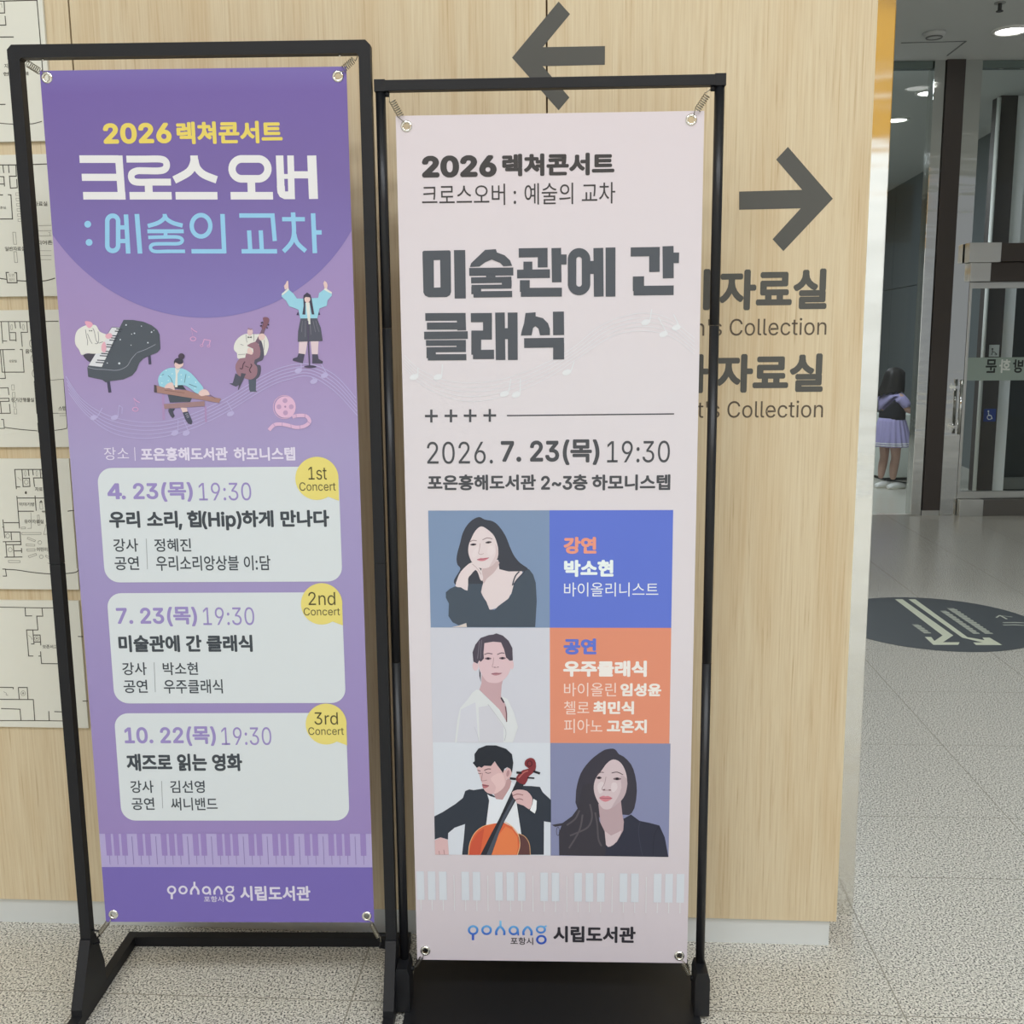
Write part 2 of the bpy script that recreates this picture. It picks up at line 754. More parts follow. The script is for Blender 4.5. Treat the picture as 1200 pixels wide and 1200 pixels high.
# ------------------------------------------------------------------ large structure
b = MB()
b.box(-6, -7, -0.1, 9, 17, 0)
struct(b.build('floor', GRANITE))
b = MB()
b.box(-6, 1.9, CEIL, 9, 17, CEIL + 0.1)
struct(b.build('ceiling', CEILPAINT))
b = MB()
b.box(-6, -7, HALL, 9, 1.9, HALL + 0.1)
struct(b.build('ceiling', WHITEPAINT))
b = MB()
b.box(-6, 1.9, CEIL + 0.1, 9, 2.0, HALL)
struct(b.build('wall_gallery', WHITEPAINT))
b = MB()
b.box(-6, -7.1, 0, 9, -7, 3.5)
struct(b.build('wall_rear', WHITEPAINT))
b = MB()
b.box(-6, -7.1, 3.5, 9, -7, HALL)
struct(b.build('wall_rear_upper', mat((172, 130, 48), 0.5, name='gold_reflector')))  # unseen upper wall, added for the gold reflection in the steel posts
b = MB()
b.box(-6.1, -7, 0, -6, 17, HALL)
struct(b.build('wall_left', WHITEPAINT))
b = MB()
b.box(-6, 17, 0, 9, 17.1, CEIL)
struct(b.build('wall_far', mat((146, 151, 150), 0.5)))

# the oak-panelled wall, square to WALL
WALL = Plane(0.471, 2.378, 0, -0.0666)


def place(o, pl):
    o.location = pl.o
    o.rotation_euler = (0, 0, pl.yaw)
    return o


PB = 0.071      # lower edge of the oak panels
b = MB()
for u0, u1 in ((-2.9, -2.5), (-2.496, -1.4455), (-1.4415, -0.390), (-0.386, 0.310)):
    b.box(u0, 0, PB, u1, 0.016, CEIL)
o = struct(place(b.build('wall_front', WOOD), WALL))
b = MB()
b.box(-2.9, 0.017, 0, 0.29, 0.115, CEIL)
struct(place(b.build('wall_core', mat((120, 96, 68), 0.7)), WALL)).name = 'wall_front_core'
b = MB()
b.box(-2.9, 0.0125, 0, 0.297, 0.0168, PB + 0.004)
struct(place(b.build('baseboard_front', GREYMETAL), WALL))
# polished steel end post behind the panelling
sp0 = at_z(999.5, 1073, 0)
su = (sp0 - WALL.o).dot(WALL.u)
sd = (sp0 - WALL.o).dot(WALL.n)
b = MB()
b.box(0.25, sd, 0, su, sd + 0.30, CEIL, bev=0.002)
struct(place(b.build('trim_1', STEEL_POST), WALL))

# ------------------------------------------------------------------ lobby beyond (seen past the wall's end)
PY = 8.55


def pbox(mb, px0, py0, px1, py1, dist, depth, m=None, bev=0.0, z0=None, z1=None, x0=None, x1=None):
    a = at_y(px0, py0, dist)
    c = at_y(px1, py1, dist)
    mb.box(a.x if x0 is None else x0, dist, c.z if z0 is None else z0, c.x if x1 is None else x1, dist + depth, a.z if z1 is None else z1, m, bev)


# partition frame
b = MB()
b.box(3.29, PY, 0, 3.375, PY + 0.12, CEIL, bev=0.003)
struct(b.build('trim_2', STEEL))
b = MB()
b.box(3.38, PY - 0.02, 0.045, 3.522, PY + 0.16, CEIL)
struct(b.build('trim_3', BROWN))
b = MB()
b.box(3.38, PY + 0.0, 0.0, 3.522, PY + 0.15, 0.045)
struct(b.build('trim_4', STEEL_SOFT))
b = MB()
b.box(3.527, PY, 0, 3.66, PY + 0.12, CEIL, bev=0.003)
struct(b.build('trim_5', STEEL))
b = MB()
b.box(-1.5, PY + 0.02, CEIL - 0.055, 3.285, PY + 0.10, CEIL - 0.002)
b.box(3.665, PY + 0.02, CEIL - 0.055, 5.4, PY + 0.10, CEIL - 0.002)
struct(b.build('trim_6', mat((104, 116, 112), 0.4)))
# header boxes of the automatic door
b = MB()
b.box(3.665, PY - 0.10, 2.035, 5.4, PY + 0.12, 2.175, bev=0.003)
struct(b.build('trim_7', BROWN))
b = MB()
b.box(3.60, PY - 0.104, 2.03, 3.85, PY - 0.02, 2.18, bev=0.002)
b.box(3.64, PY - 0.054, 1.885, 3.80, PY + 0.0, 2.028, bev=0.002)
struct(b.build('trim_8', STEEL_SOFT))
b = MB()
b.box(3.70, PY - 0.05, 1.885, 5.4, PY + 0.09, 2.03)
struct(b.build('trim_9', BROWN))
b = MB()
b.box(3.665, PY - 0.06, 0, 3.86, PY + 0.16, 0.135, bev=0.004)
struct(b.build('trim_10', STEEL_SOFT))
b = MB()
b.box(3.863, PY - 0.056, 0, 5.4, PY + 0.16, 0.133, bev=0.004)
struct(b.build('trim_16', mat((92, 90, 86), 0.35, 0, 0.4)))
# glass panes
b = MB()
b.box(1.66, PY + 0.05, 0.01, 3.288, PY + 0.062, CEIL - 0.057)
struct(b.build('window_1', GLASS))
b = MB()
b.box(1.55, PY, 0, 1.655, PY + 0.12, CEIL, bev=0.003)
struct(b.build('trim_18', STEEL))
b = MB()
b.box(-1.5, PY + 0.05, 0.01, 1.545, PY + 0.062, CEIL - 0.057)
struct(b.build('window_3', GLASS))
b = MB()
b.box(3.663, PY + 0.05, 2.182, 5.4, PY + 0.062, CEIL - 0.057)
struct(b.build('window_2', GLASS))
# dark gallery wall running back on the right
wx = lambda y: 5.0 + 0.12 * (y - 11)
b = MB()
for y0, y1 in ((8.75, 10.2), (10.21, 12.0), (12.01, 13.8), (13.81, 15.6), (15.61, 16.95)):
    for z0, z1 in ((0, 2.115), (2.125, CEIL)):
        b.prism([(wx(y0), y0), (wx(y1), y1), (wx(y1) + 0.1, y1), (wx(y0) + 0.1, y0)], 'z', z0, z1)
struct(b.build('wall_right', GREYWALL))

# clutter of the inner lobby: dark column with pale column beside it
c0 = at_y(1149, 500, 9.8)
c1 = at_y(1167.5, 500, 9.8)
b = MB()
b.box(c0.x, 9.8, 0, c1.x, 9.98, CEIL)
struct(b.build('trim_12', BROWN))
c2 = at_y(1181.5, 500, 9.8)
b = MB()
b.box(c1.x + 0.003, 9.82, 0, c2.x, 10.0, CEIL)
struct(b.build('trim_13', mat((232, 238, 232), 0.6)))
b = MB()
b.box(c2.x + 0.004, 9.88, 2.1, c2.x + 1.2, 9.97, CEIL)
struct(b.build('wall_lobby', mat((232, 238, 233), 0.6)))
b = MB()
b.box(c2.x + 0.005, 9.90, 0.0, c2.x + 1.2, 9.95, 2.09)
struct(b.build('door_2', mat((50, 56, 56), 0.3, 0, 0.5)))
b = MB()
b.box(c2.x + 0.004, 9.86, 1.93, c2.x + 1.2, 9.885, 2.0)
b.box(c2.x + 0.004, 9.86, 0.02, c2.x + 1.2, 9.885, 0.13)
struct(b.build('trim_14', mat((120, 122, 118), 0.4)))
b = MB()
b.tube([(c0.x - 0.03, 9.78, 0.02), (c0.x - 0.03, 9.78, CEIL - 0.02)], 0.018, n=12)
struct(b.build('trim_15', mat((214, 216, 212), 0.3)))

# joints of a hatch in the ceiling
h0, h1, h2 = at_z(1056, 50, CEIL), at_z(1132, 48, CEIL), at_z(1110, 65, CEIL)
for q0, q1 in ((h0, h1), (h1, h2)):
    b = MB()
    b.tube([q0, q1], 0.006, n=4)
    struct(b.build('trim_17', mat((120, 124, 122), 0.7)))

# downlights
DL_EMIT = emit_mat('lamp_glow', (1, 0.98, 0.94, 1), 14)
for (px, py), lab in (((1185, 35), 'bright round downlight in the ceiling nearest the viewer, at the top right'),
                      ((1090, 108), 'small lit downlight seen through glass, beside the brown post'),
                      ((1050, 140), 'small lit downlight farthest back, beside the polished steel end post')):
    p = at_z(px, py, CEIL)
    t = thing('ceiling_downlight', (p.x, p.y, CEIL), 0, lab, 'ceiling light', 'downlights in the lobby ceiling')
    b = MB()
    n = 28
    b.rings([[(r * math.cos(2 * math.pi * k / n), r * math.sin(2 * math.pi * k / n), z) for k in range(n)] for r, z in ((0.128, 0), (0.128, -0.012), (0.104, -0.014), (0.1, -0.004))], cap0=False, cap1=False)
    b.build('trim_ring', WHITEPAINT, t)
    b = MB()
    b.rings([[(r * math.cos(2 * math.pi * k / n), r * math.sin(2 * math.pi * k / n), z) for k in range(n)] for r, z in ((0.1, -0.004), (0.1, -0.006))])
    b.build('diffuser', DL_EMIT, t)
p = at_z(1095, 38, CEIL)
t = thing('smoke_detector', (p.x, p.y, CEIL), 0, 'small round grey smoke detector on the ceiling above the brown post', 'smoke detector')
b = MB()
n = 24
b.rings([[(r * math.cos(2 * math.pi * k / n), r * math.sin(2 * math.pi * k / n), z) for k in range(n)] for r, z in ((0.075, 0), (0.075, -0.018), (0.05, -0.034), (0.03, -0.036))])
b.build('detector_body', mat((190, 192, 190), 0.5), t)
b = MB()
b.tube([(0.052 * math.cos(a * 0.2618), 0.052 * math.sin(a * 0.2618), -0.034) for a in range(24)], 0.006, closed=True, n=6)
b.build('vent_ring', mat((120, 122, 120), 0.5), t)
p = at_z(1172, 3, CEIL)
t = thing('ceiling_sprinkler', (p.x, p.y, CEIL), 0, 'tiny dark sprinkler head on the ceiling at the top edge', 'sprinkler')
b = MB()
b.tube([(0, 0, 0), (0, 0, -0.006)], 0.035, n=16)
b.build('escutcheon', mat((150, 152, 150), 0.4), t)
b = MB()
b.tube([(0, 0, -0.006), (0, 0, -0.05)], 0.012, n=10)
b.tube([(0, 0, -0.05), (0, 0, -0.055)], 0.022, n=12)
b.build('sprinkler_head', mat((70, 72, 72), 0.4), t)
# ------------------------------------------------------------------ automatic glass door with its signs
t = thing('sliding_glass_door', (3.69, PY + 0.02, 0.135), 0, 'automatic sliding glass door under the dark header, with a frosted band across it', 'door')
z_top = 1.885 - 0.137
b = MB()
b.box(0, 0.0, 0.06, 1.5, 0.012, z_top - 0.05)
b.build('glass_pane', GLASS, t)
b = MB()
b.box(0, -0.01, 0.002, 1.5, 0.03, 0.06, bev=0.002)
b.box(0, -0.01, z_top - 0.05, 1.5, 0.03, z_top, bev=0.002)
b.build('door_rail', STEEL_SOFT, t)
b = MB()
b.box(-0.022, -0.012, 0.002, 0.0, 0.03, z_top, bev=0.002)
b.build('door_stile', STEEL_SOFT, t)
DOORP = Plane(3.69, PY + 0.018, 0.135, 0)
a = Art(DOORP)
z0, z1 = DOORP.uv(1150, 446)[1], DOORP.uv(1150, 419)[1]
a.rect_uv(0.001, z0, 1.5, z1, mat((150, 166, 158), 0.6), 0)
a.text('문', (1155, 421, 1168, 437), (52, 58, 56), 2, 0.03, mirror=True)
a.text('화', (1171, 421, 1184, 437), (214, 220, 214), 2, 0.03, mirror=True)
a.text('방', (1187, 421, 1199, 437), (52, 58, 56), 2, 0.03, mirror=True)
o = a.build('frosted_band', t, 'frosted band with mirrored lettering')
o.location = (0, -0.002, 0)
b = MB()
hx = at_y(1122, 480, PY - 0.05).x - 3.69
hz0, hz1 = at_y(1121, 509, PY - 0.05).z - 0.135, at_y(1124, 445, PY - 0.05).z - 0.135
b.tube([(hx + 0.02, -0.075, hz0), (hx + 0.02, -0.075, hz1)], 0.014, n=12)
for z in (hz0 + 0.06, hz1 - 0.06):
    b.box(hx - 0.03, -0.08, z - 0.012, hx + 0.02, -0.012, z + 0.012)
    b.box(hx - 0.04, -0.03, z - 0.03, hx - 0.005, -0.012, z + 0.03)
b.build('door_handle', STEEL, t, 'upright steel pull handle')

COLF = Plane((c0.x + c1.x) / 2, 9.795, 0, 0)


def sign(name, px, rgb, label, draw):
    x0, y0, x1, y1 = px
    A, B = COLF.uv(x0, y1), COLF.uv(x1, y0)
    cx, cz = (A[0] + B[0]) / 2, (A[1] + B[1]) / 2
    t = thing(name, (COLF.o.x + cx, 9.795, cz), 0, label, 'sign')
    b = MB()
    w_, h_ = (B[0] - A[0]) / 2, (B[1] - A[1]) / 2
    b.box(-w_, -0.008, -h_, w_, 0.0, h_, bev=0.001)
    b.build('sign_plate', mat(rgb, 0.5), t)
    pl = Plane(COLF.o.x + cx, 9.795 - 0.008, cz, 0)
    pl.uv0 = pl.uv
    pl.uv = lambda x, y: (pl.uv0(x, y)[0], pl.uv0(x, y)[1])
    ar = Art(pl, 0.0008)
    draw(ar)
    o = ar.build('pictogram', t)
    o.location = (0, -0.008, 0)


def wheelchair(ar):
    ar.ring((1159.5, 489), 2.6, 2.6, 0.9, (222, 226, 232), 1)
    ar.ellipse((1158.2, 482), 1.0, 1.0, (222, 226, 232), 1)
    ar.stroke([(1158.3, 483.4), (1158.6, 487), (1161.4, 487), (1162.8, 491)], 1.0, (222, 226, 232), 1)


def walker(ar):
    ar.ellipse((1163, 409), 1.1, 1.1, (70, 74, 74), 1)
    ar.stroke([(1163, 410), (1163, 413), (1162, 416)], 1.0, (70, 74, 74), 1)
    ar.stroke([(1163, 412), (1166, 413), (1168, 416)], 0.8, (70, 74, 74), 1)
    ar.ring((1167, 415), 1.2, 1.2, 0.5, (70, 74, 74), 1)


sign('accessibility_sign', (1152, 479, 1167, 494), (44, 66, 138), 'blue wheelchair sign on the dark column behind the glass door', wheelchair)
sign('pictogram_sign', (1158.5, 404, 1171, 418), (196, 200, 196), 'small white pictogram sign on the dark column above the frosted band', walker)

# ------------------------------------------------------------------ white cabinet and cable behind the girl
q = at_z(1060, 563, 0)
zt = at_y(1066, 486, q.y).z
t = thing('equipment_cabinet', (q.x, q.y, 0), 0.1, 'white waist-high cabinet standing against the grey wall in front of the girl', 'cabinet')
b = MB()
b.box(-0.22, 0, 0.03, 0.12, 0.42, zt, bev=0.012)
b.build('cabinet_body', mat((206, 212, 206), 0.45), t)
b = MB()
b.box(0.122, 0.005, 0.03, 0.26, 0.42, zt - 0.01, bev=0.008)
b.build('side_panel', mat((150, 158, 156), 0.45), t)
b = MB()
b.box(-0.2, 0.03, 0, 0.24, 0.4, 0.03)
b.build('plinth', mat((60, 62, 62), 0.5), t)
b = MB()
pts = [(1026, 559.5), (1033, 560), (1040, 561), (1048, 562), (1053, 563), (1058, 563.6), (1066, 563.8)]
cp = [at_z(x, y, 0.0) - Vector((0, 0.25, -0.006)) for x, y in pts]
b.tube(smooth([tuple(p) for p in cp], 5, False), 0.006, n=8)
tag(b.build('power_cable', mat((40, 42, 42), 0.5)), 'thin black cable lying on the floor behind the girl\'s legs', 'cable')


# ------------------------------------------------------------------ the girl
def skin_figure(name, nodes, links, m, parent, sub=2, root=0):
    me = bpy.data.meshes.new(name + '_chain')
    me.from_pydata([n[0] for n in nodes], links, [])
    o = bpy.data.objects.new(name + '_chain', me)
    COL.objects.link(o)
    md = o.modifiers.new('skin', 'SKIN')
    md.use_smooth_shade = True
    md.branch_smoothing = 0.3
    sv = me.skin_vertices[0].data
    for i, n in enumerate(nodes):
        r = n[1]
        sv[i].radius = r if isinstance(r, tuple) else (r, r)
        sv[i].use_root = i == root
    sb = o.modifiers.new('sub', 'SUBSURF')
    sb.levels = sub
    sb.render_levels = sub
    dg = bpy.context.evaluated_depsgraph_get()
    out = bpy.data.meshes.new_from_object(o.evaluated_get(dg))
    bpy.data.objects.remove(o)
    out.name = name
    out.materials.clear()
    out.materials.append(m)
    for p in out.polygons:
        p.use_smooth = True
    r = bpy.data.objects.new(name, out)
    COL.objects.link(r)
    r.parent = parent
    return r


SKIN = mat((188, 154, 140), 0.5, 0, 0.3, name='skin')
LAV = mat((160, 154, 196), 0.8, 0, 0.1, name='lavender_cloth')
VEST = mat((42, 42, 48), 0.8, 0, 0.1, name='black_cloth')
HAIR = mat((34, 31, 31), 0.45, 0, 0.4, name='black_hair')
SHOE = mat((240, 238, 228), 0.5, 0, 0.3, name='white_clog')
gp = at_z(1046, 572, 0)
girl = thing('person', (gp.x - 0.04, gp.y, 0), 0.42, 'girl in a lavender dress and white clogs seen from behind, reaching to the right', 'person')
# local +x is where she faces, +y her left
nodes = [((0, 0, 0.60), (0.085, 0.105)),        # 0 pelvis
         ((0, 0, 0.72), (0.075, 0.092)),        # 1 waist
         ((0.0, 0, 0.83), (0.078, 0.098)),      # 2 chest
         ((-0.005, 0, 0.91), (0.05, 0.06)),     # 3 upper chest
         ((0.0, 0, 0.955), 0.033),              # 4 neck
         ((0.01, 0, 1.0), 0.045),               # 5 head base
         ((0.015, 0, 1.06), (0.086, 0.076)),    # 6 head
         ((0.01, 0, 1.115), (0.066, 0.06)),     # 7 crown
         ((0.0, -0.055, 0.52), 0.068), ((0.02, -0.055, 0.30), 0.042), ((0.0, -0.055, 0.21), 0.045), ((-0.005, -0.055, 0.085), 0.027),
         ((-0.02, 0.065, 0.52), 0.068), ((-0.01, 0.065, 0.30), 0.042), ((-0.03, 0.065, 0.21), 0.045), ((-0.045, 0.065, 0.085), 0.027),
         ((-0.005, -0.11, 0.885), 0.038), ((0.03, -0.168, 0.765), 0.030), ((0.145, -0.17, 0.735), 0.024), ((0.195, -0.165, 0.733), (0.022, 0.014)),
         ((-0.005, 0.11, 0.885), 0.038), ((0.04, 0.15, 0.745), 0.030), ((0.15, 0.10, 0.70), 0.024), ((0.195, 0.085, 0.70), (0.022, 0.014)),
         ((0.095, 0, 1.045), 0.016), ]
links = [(0, 1), (1, 2), (2, 3), (3, 4), (4, 5), (5, 6), (6, 7), (0, 8), (8, 9), (9, 10), (10, 11), (0, 12), (12, 13), (13, 14), (14, 15),
         (3, 16), (16, 17), (17, 18), (18, 19), (3, 20), (20, 21), (21, 22), (22, 23), (6, 24)]
skin_figure('body', nodes, links, SKIN, girl)
for sy, hx, hy, hz in ((-1, 0.195, -0.165, 0.733), (1, 0.195, 0.085, 0.70)):
    b = MB()
    for k, (dy, ln) in enumerate(((-0.021, 0.040), (-0.007, 0.047), (0.007, 0.044), (0.02, 0.036))):
        b.tube([(hx - 0.004, hy + dy * 0.8, hz), (hx + ln * 0.55, hy + dy, hz + 0.004), (hx + ln, hy + dy * 1.1, hz - 0.008)], [0.0068, 0.0062, 0.005], n=8)
    b.tube([(hx - 0.02, hy - sy * -0.012, hz), (hx + 0.002, hy + sy * -0.034, hz + 0.006), (hx + 0.018, hy + sy * -0.036, hz + 0.002)], [0.008, 0.007, 0.0055], n=8)
    b.build('hand_fingers', SKIN, girl)
# face on the far side: eyes, mouth
for sy in (-1, 1):
    b = MB()
    b.tube([(0.092, sy * 0.030 - 0.010, 1.062), (0.096, sy * 0.030, 1.065), (0.092, sy * 0.030 + 0.010, 1.062)], 0.004, n=6)
    b.build('eye', mat((36, 30, 28), 0.3), girl)
b = MB()
b.tube([(0.080, -0.018, 1.013), (0.084, 0, 1.011), (0.080, 0.018, 1.013)], 0.004, n=6)
b.build('mouth', mat((176, 104, 100), 0.5), girl)
# hair: cap and shoulder-length fall, open at the face
b = MB()
n = 36
prof = [(1.170, 0.010), (1.163, 0.042), (1.147, 0.070), (1.118, 0.093), (1.075, 0.104), (1.02, 0.112), (0.965, 0.124), (0.90, 0.134)]
rr = []
for z, r in prof:
    ring = []
    for k in range(n):
        an = 2 * math.pi * k / n
        face = max(0.0, math.cos(an) - 0.55) / 0.45
        zz = z
        rad = r * (1 + 0.035 * math.sin(k * 5.1 + z * 7))
        if z < 1.12 and face > 0:
            zz = z + (1.115 - z) * min(1, face * 2.6)
            rad = 0.100
        sx = 1.0 if math.cos(an) > 0 else 1.02
        ring.append((rad * math.cos(an) * sx + 0.005 - 0.10 * max(0, 1.02 - z), rad * math.sin(an) * 0.94 + 0.16 * max(0, 1.04 - z), zz + (0.02 * math.sin(k * 2.3) - 0.03 * math.sin(an) if z < 0.93 and face == 0 else 0)))
    rr.append(ring)
b.rings(rr, cap1=False)
o = b.build('hair', HAIR, girl)
md = o.modifiers.new('thickness', 'SOLIDIFY')
md.thickness = 0.012
md.offset = -1
sb = o.modifiers.new('sub', 'SUBSURF')
sb.levels = sb.render_levels = 1
# blouse with short sleeves
nodes = [((0, 0, 0.70), (0.092, 0.112)), ((0, 0, 0.80), (0.092, 0.114)), ((-0.003, 0, 0.885), (0.078, 0.10)), ((0, 0, 0.935), 0.05),
         ((-0.005, -0.118, 0.885), 0.054), ((0.030, -0.168, 0.785), 0.045), ((-0.005, 0.118, 0.885), 0.054), ((0.038, 0.153, 0.755), 0.046)]
skin_figure('blouse', nodes, [(0, 1), (1, 2), (2, 3), (2, 4), (4, 5), (2, 6), (6, 7)], LAV, girl)
# black vest: highest where it peaks on her right back
b = MB()
n = 40
rr = []
for j in range(6):
    ring = []
    for k in range(n):
        an = 2 * math.pi * k / n
        d = abs((an - 4.05 + math.pi) % (2 * math.pi) - math.pi)
        top = 0.745 + 0.125 * max(0, 1 - d / 1.0)
        z = 0.672 + (top - 0.672) * j / 5
        s_ = 1.0 - 0.25 * max(0, (z - 0.80)) / 0.1
        ring.append((0.112 * s_ * math.cos(an), 0.133 * s_ * math.sin(an), z))
    rr.append(ring)
b.rings(rr, cap0=False, cap1=False)
o = b.build('vest', VEST, girl, 'black vest')
md = o.modifiers.new('thickness', 'SOLIDIFY')
md.thickness = 0.006
# sailor-style cape collar on the back
b = MB()
rr = []
for j, (z, r) in enumerate(((0.955, 0.052), (0.93, 0.085), (0.90, 0.125), (0.86, 0.142), (0.80, 0.150))):
    ring = []
    for k in range(n):
        an = 2 * math.pi * k / n
        d = abs((an - 2.75 + math.pi) % (2 * math.pi) - math.pi)
        zz = z if j < 3 else 0.90 + (z - 0.90) * max(0, 1 - d / 1.25) * 1.5
        rad = r if j < 3 else 0.125 + (r - 0.125) * max(0, 1 - d / 1.25)
        ring.append((rad * 0.82 * math.cos(an) - 0.004, rad * math.sin(an), zz))
    rr.append(ring)
b.rings(rr, cap0=False, cap1=False)
o = b.build('cape_collar', LAV, girl)
md = o.modifiers.new('thickness', 'SOLIDIFY')
md.thickness = 0.005
# pleated skirt with two pale hem stripes
def skirt_ring(z, r, amp, n=120, pl=20):
    return [((r + amp * math.cos(2 * math.pi * k / n * pl)) * math.cos(2 * math.pi * k / n) * 0.92, (r + amp * math.cos(2 * math.pi * k / n * pl)) * math.sin(2 * math.pi * k / n), z) for k in range(n)]
b = MB()
b.rings([skirt_ring(0.685, 0.125, 0.001), skirt_ring(0.65, 0.138, 0.003), skirt_ring(0.56, 0.163, 0.007), skirt_ring(0.47, 0.186, 0.010), skirt_ring(0.415, 0.20, 0.011)], cap0=True, cap1=False)
o = b.build('skirt', LAV, girl, 'lavender pleated skirt')
md = o.modifiers.new('thickness', 'SOLIDIFY')
md.thickness = 0.004
for z in (0.455, 0.435):
    b = MB()
    r = 0.20 - (z - 0.415) / 0.055 * 0.014
    b.rings([skirt_ring(z, r + 0.002, 0.0107), skirt_ring(z - 0.009, r + 0.0045, 0.011)], cap0=False, cap1=False)
    b.build('hem_stripe', mat((226, 224, 228), 0.8), girl, 'white stripe around the skirt hem')
# clogs
for sy, x0, y0 in ((-1, -0.005, -0.055), (1, -0.045, 0.065)):
    b = MB()
    rr = []
    for t_, wd, ht in ((-0.055, 0.018, 0.03), (-0.045, 0.030, 0.045), (-0.015, 0.034, 0.052), (0.03, 0.038, 0.062), (0.075, 0.042, 0.062), (0.115, 0.040, 0.052), (0.145, 0.030, 0.038), (0.158, 0.014, 0.026)):
        rr.append([(x0 + t_, y0 + wd * math.cos(2 * math.pi * k / 16), max(0.004, ht / 2 + ht / 2 * math.sin(2 * math.pi * k / 16))) for k in range(16)])
    b.rings(rr)
    o = b.build('shoe', SHOE, girl, 'white clog')
    b = MB()
    b.rings([[(x0 + 0.05 + 0.112 * math.cos(2 * math.pi * k / 24), y0 + 0.044 * math.sin(2 * math.pi * k / 24), z) for k in range(24)] for z in (0.0, 0.012)])
    b.build('sole', mat((206, 202, 190), 0.6), o)
    b = MB()
    for dx, dy in ((0.075, 0.014), (0.075, -0.014), (0.095, 0.0), (0.11, 0.014), (0.11, -0.014), (0.058, 0.0)):
        b.tube([(x0 + dx, y0 + dy, 0.055), (x0 + dx + 0.002, y0 + dy, 0.0645 - 0.11 * max(0, dx - 0.075))], 0.0045, n=8)
    b.build('vent_hole', mat((60, 58, 54), 0.8), o)

# ------------------------------------------------------------------ direction sticker on the floor
g = [at_z(x, y, 0) for x, y in ((1014, 705), (1049, 703), (1100, 697.5), (1200, 730), (1013, 750), (1140, 764), (1200, 762))]
# circle fit
A_ = np.array([[2 * p.x, 2 * p.y, 1] for p in g])
B_ = np.array([p.x ** 2 + p.y ** 2 for p in g])
s_ = np.linalg.lstsq(A_, B_, rcond=None)[0]
FC, FR = (float(s_[0]), float(s_[1])), float(math.sqrt(s_[2] + s_[0] ** 2 + s_[1] ** 2))
t = thing('floor_sticker', (FC[0], FC[1], 0), 0, 'large round dark grey direction sticker with pale arrows on the granite floor', 'floor sticker')
b = MB()
n = 72
b.rings([[(FR * math.cos(2 * math.pi * k / n), FR * math.sin(2 * math.pi * k / n), z) for k in range(n)] for z in (0.0004, 0.0012)], smooth_=False)
b.build('sticker_disc', mat((74, 79, 82), 0.45), t)
FPL = FloorPlane(*FC)
PALE = (196, 200, 178)
a = Art(FPL, 0.0016)
a.T = Z(960, 600, 4)
a.poly([(355, 410), (390, 410), (628, 580), (580, 612), (658, 612), (652, 624), (535, 624), (495, 587), (525, 587), (540, 606), (578, 580)], PALE)
a.poly([(418, 410), (450, 410), (695, 588), (775, 602), (765, 590), (798, 590), (858, 625), (735, 625), (722, 613), (765, 613), (670, 590)], PALE)
a.build('arrow_print', t, 'pair of pale bent arrows')


def dashes(p0, p1, width, k, name='lettering_row'):
    a = Art(FPL, 0.0016)
    a.T = Z(960, 600, 4)
    for i in range(k):
        f0, f1 = i / k, (i + 1.02) / k
        x0, y0 = p0[0] + (p1[0] - p0[0]) * f0, p0[1] + (p1[1] - p0[1]) * f0
        x1, y1 = p0[0] + (p1[0] - p0[0]) * f1, p0[1] + (p1[1] - p0[1]) * f1
        w1 = width * (1.0 if i % 2 else 0.86)
        a.poly([(x0, y0), (x0 + w1, y0), (x1 + w1, y1), (x1, y1)], (164, 168, 154) if i % 2 else (146, 150, 140))
    a.build(name, t, 'row of small pale lettering')


dashes((598, 452), (778, 572), 38, 24)
dashes((566, 464), (722, 572), 32, 20)
dashes((434, 528), (492, 570), 34, 8)
a = Art(FPL, 0.0016)
a.T = Z(960, 600, 4)
a.poly([(826, 495), (843, 485), (850, 485), (834, 497)], (186, 190, 176))
a.poly([(843, 486), (850, 485), (884, 503), (876, 504)], (186, 190, 176), 1)
a.poly([(850, 486), (905, 492), (905, 495), (856, 489)], (150, 154, 144), 1)
a.build('small_arrow_print', t, 'small pale arrow')
for y0 in (518, 529):
    a = Art(FPL, 0.0016)
    a.T = Z(960, 600, 4)
    a.poly([(858, y0), (920, y0 - 1), (968, y0 + 2), (968, y0 + 5), (912, y0 + 3), (866, y0 + 4)], (160, 164, 154))
    a.build('lettering_row', t, 'row of small pale lettering')

# ------------------------------------------------------------------ signs on the oak wall
SIGN = (84, 84, 80)


def wall_print(name, label, cat, draw, base=0.0004):
    ar = Art(WALL, base)
    draw(ar)
    o = ar.build(name, None)
    place(o, WALL)
    return tag(o, label, cat)


def f(ar):
    ar.T = Z(580, 0, 7.5)
    ar.poly([(150, 507), (560, 14), (660, 125), (420, 415), (968, 405), (966, 570), (420, 582), (655, 857), (560, 970)], SIGN)


wall_print('arrow_sign', 'dark grey arrow pointing left on the oak wall, behind the pale banner\'s frame top', 'arrow', f)


def f(ar):
    ar.T = Z(850, 160, 6)
    ar.poly([(756, 437), (440, 73), (357, 162), (540, 375), (97, 387), (97, 515), (530, 505), (332, 722), (408, 806)], SIGN)


wall_print('arrow_sign', 'dark grey arrow pointing right on the oak wall above the lettering', 'arrow', f)


def f(ar):
    ar.T = Z(780, 280, 4.444)
    ar.text('자료실', (278, 157, 841, 370), SIGN, 0, 0.040)
    ar.text('어린이', (-345, 160, 232, 374), SIGN, 0, 0.040)


wall_print('wall_lettering', 'upper row of bold dark Korean lettering on the oak wall under the right arrow', 'lettering', f)


def f(ar):
    ar.T = Z(780, 280, 4.444)
    ar.text('Children\'s Collection', (0, 410, 838, 500), (92, 82, 70), 0, 0.0, ref=('Collection', 334))


wall_print('wall_lettering', 'thin English line ending in Collection, directly under the upper Korean row', 'lettering', f)


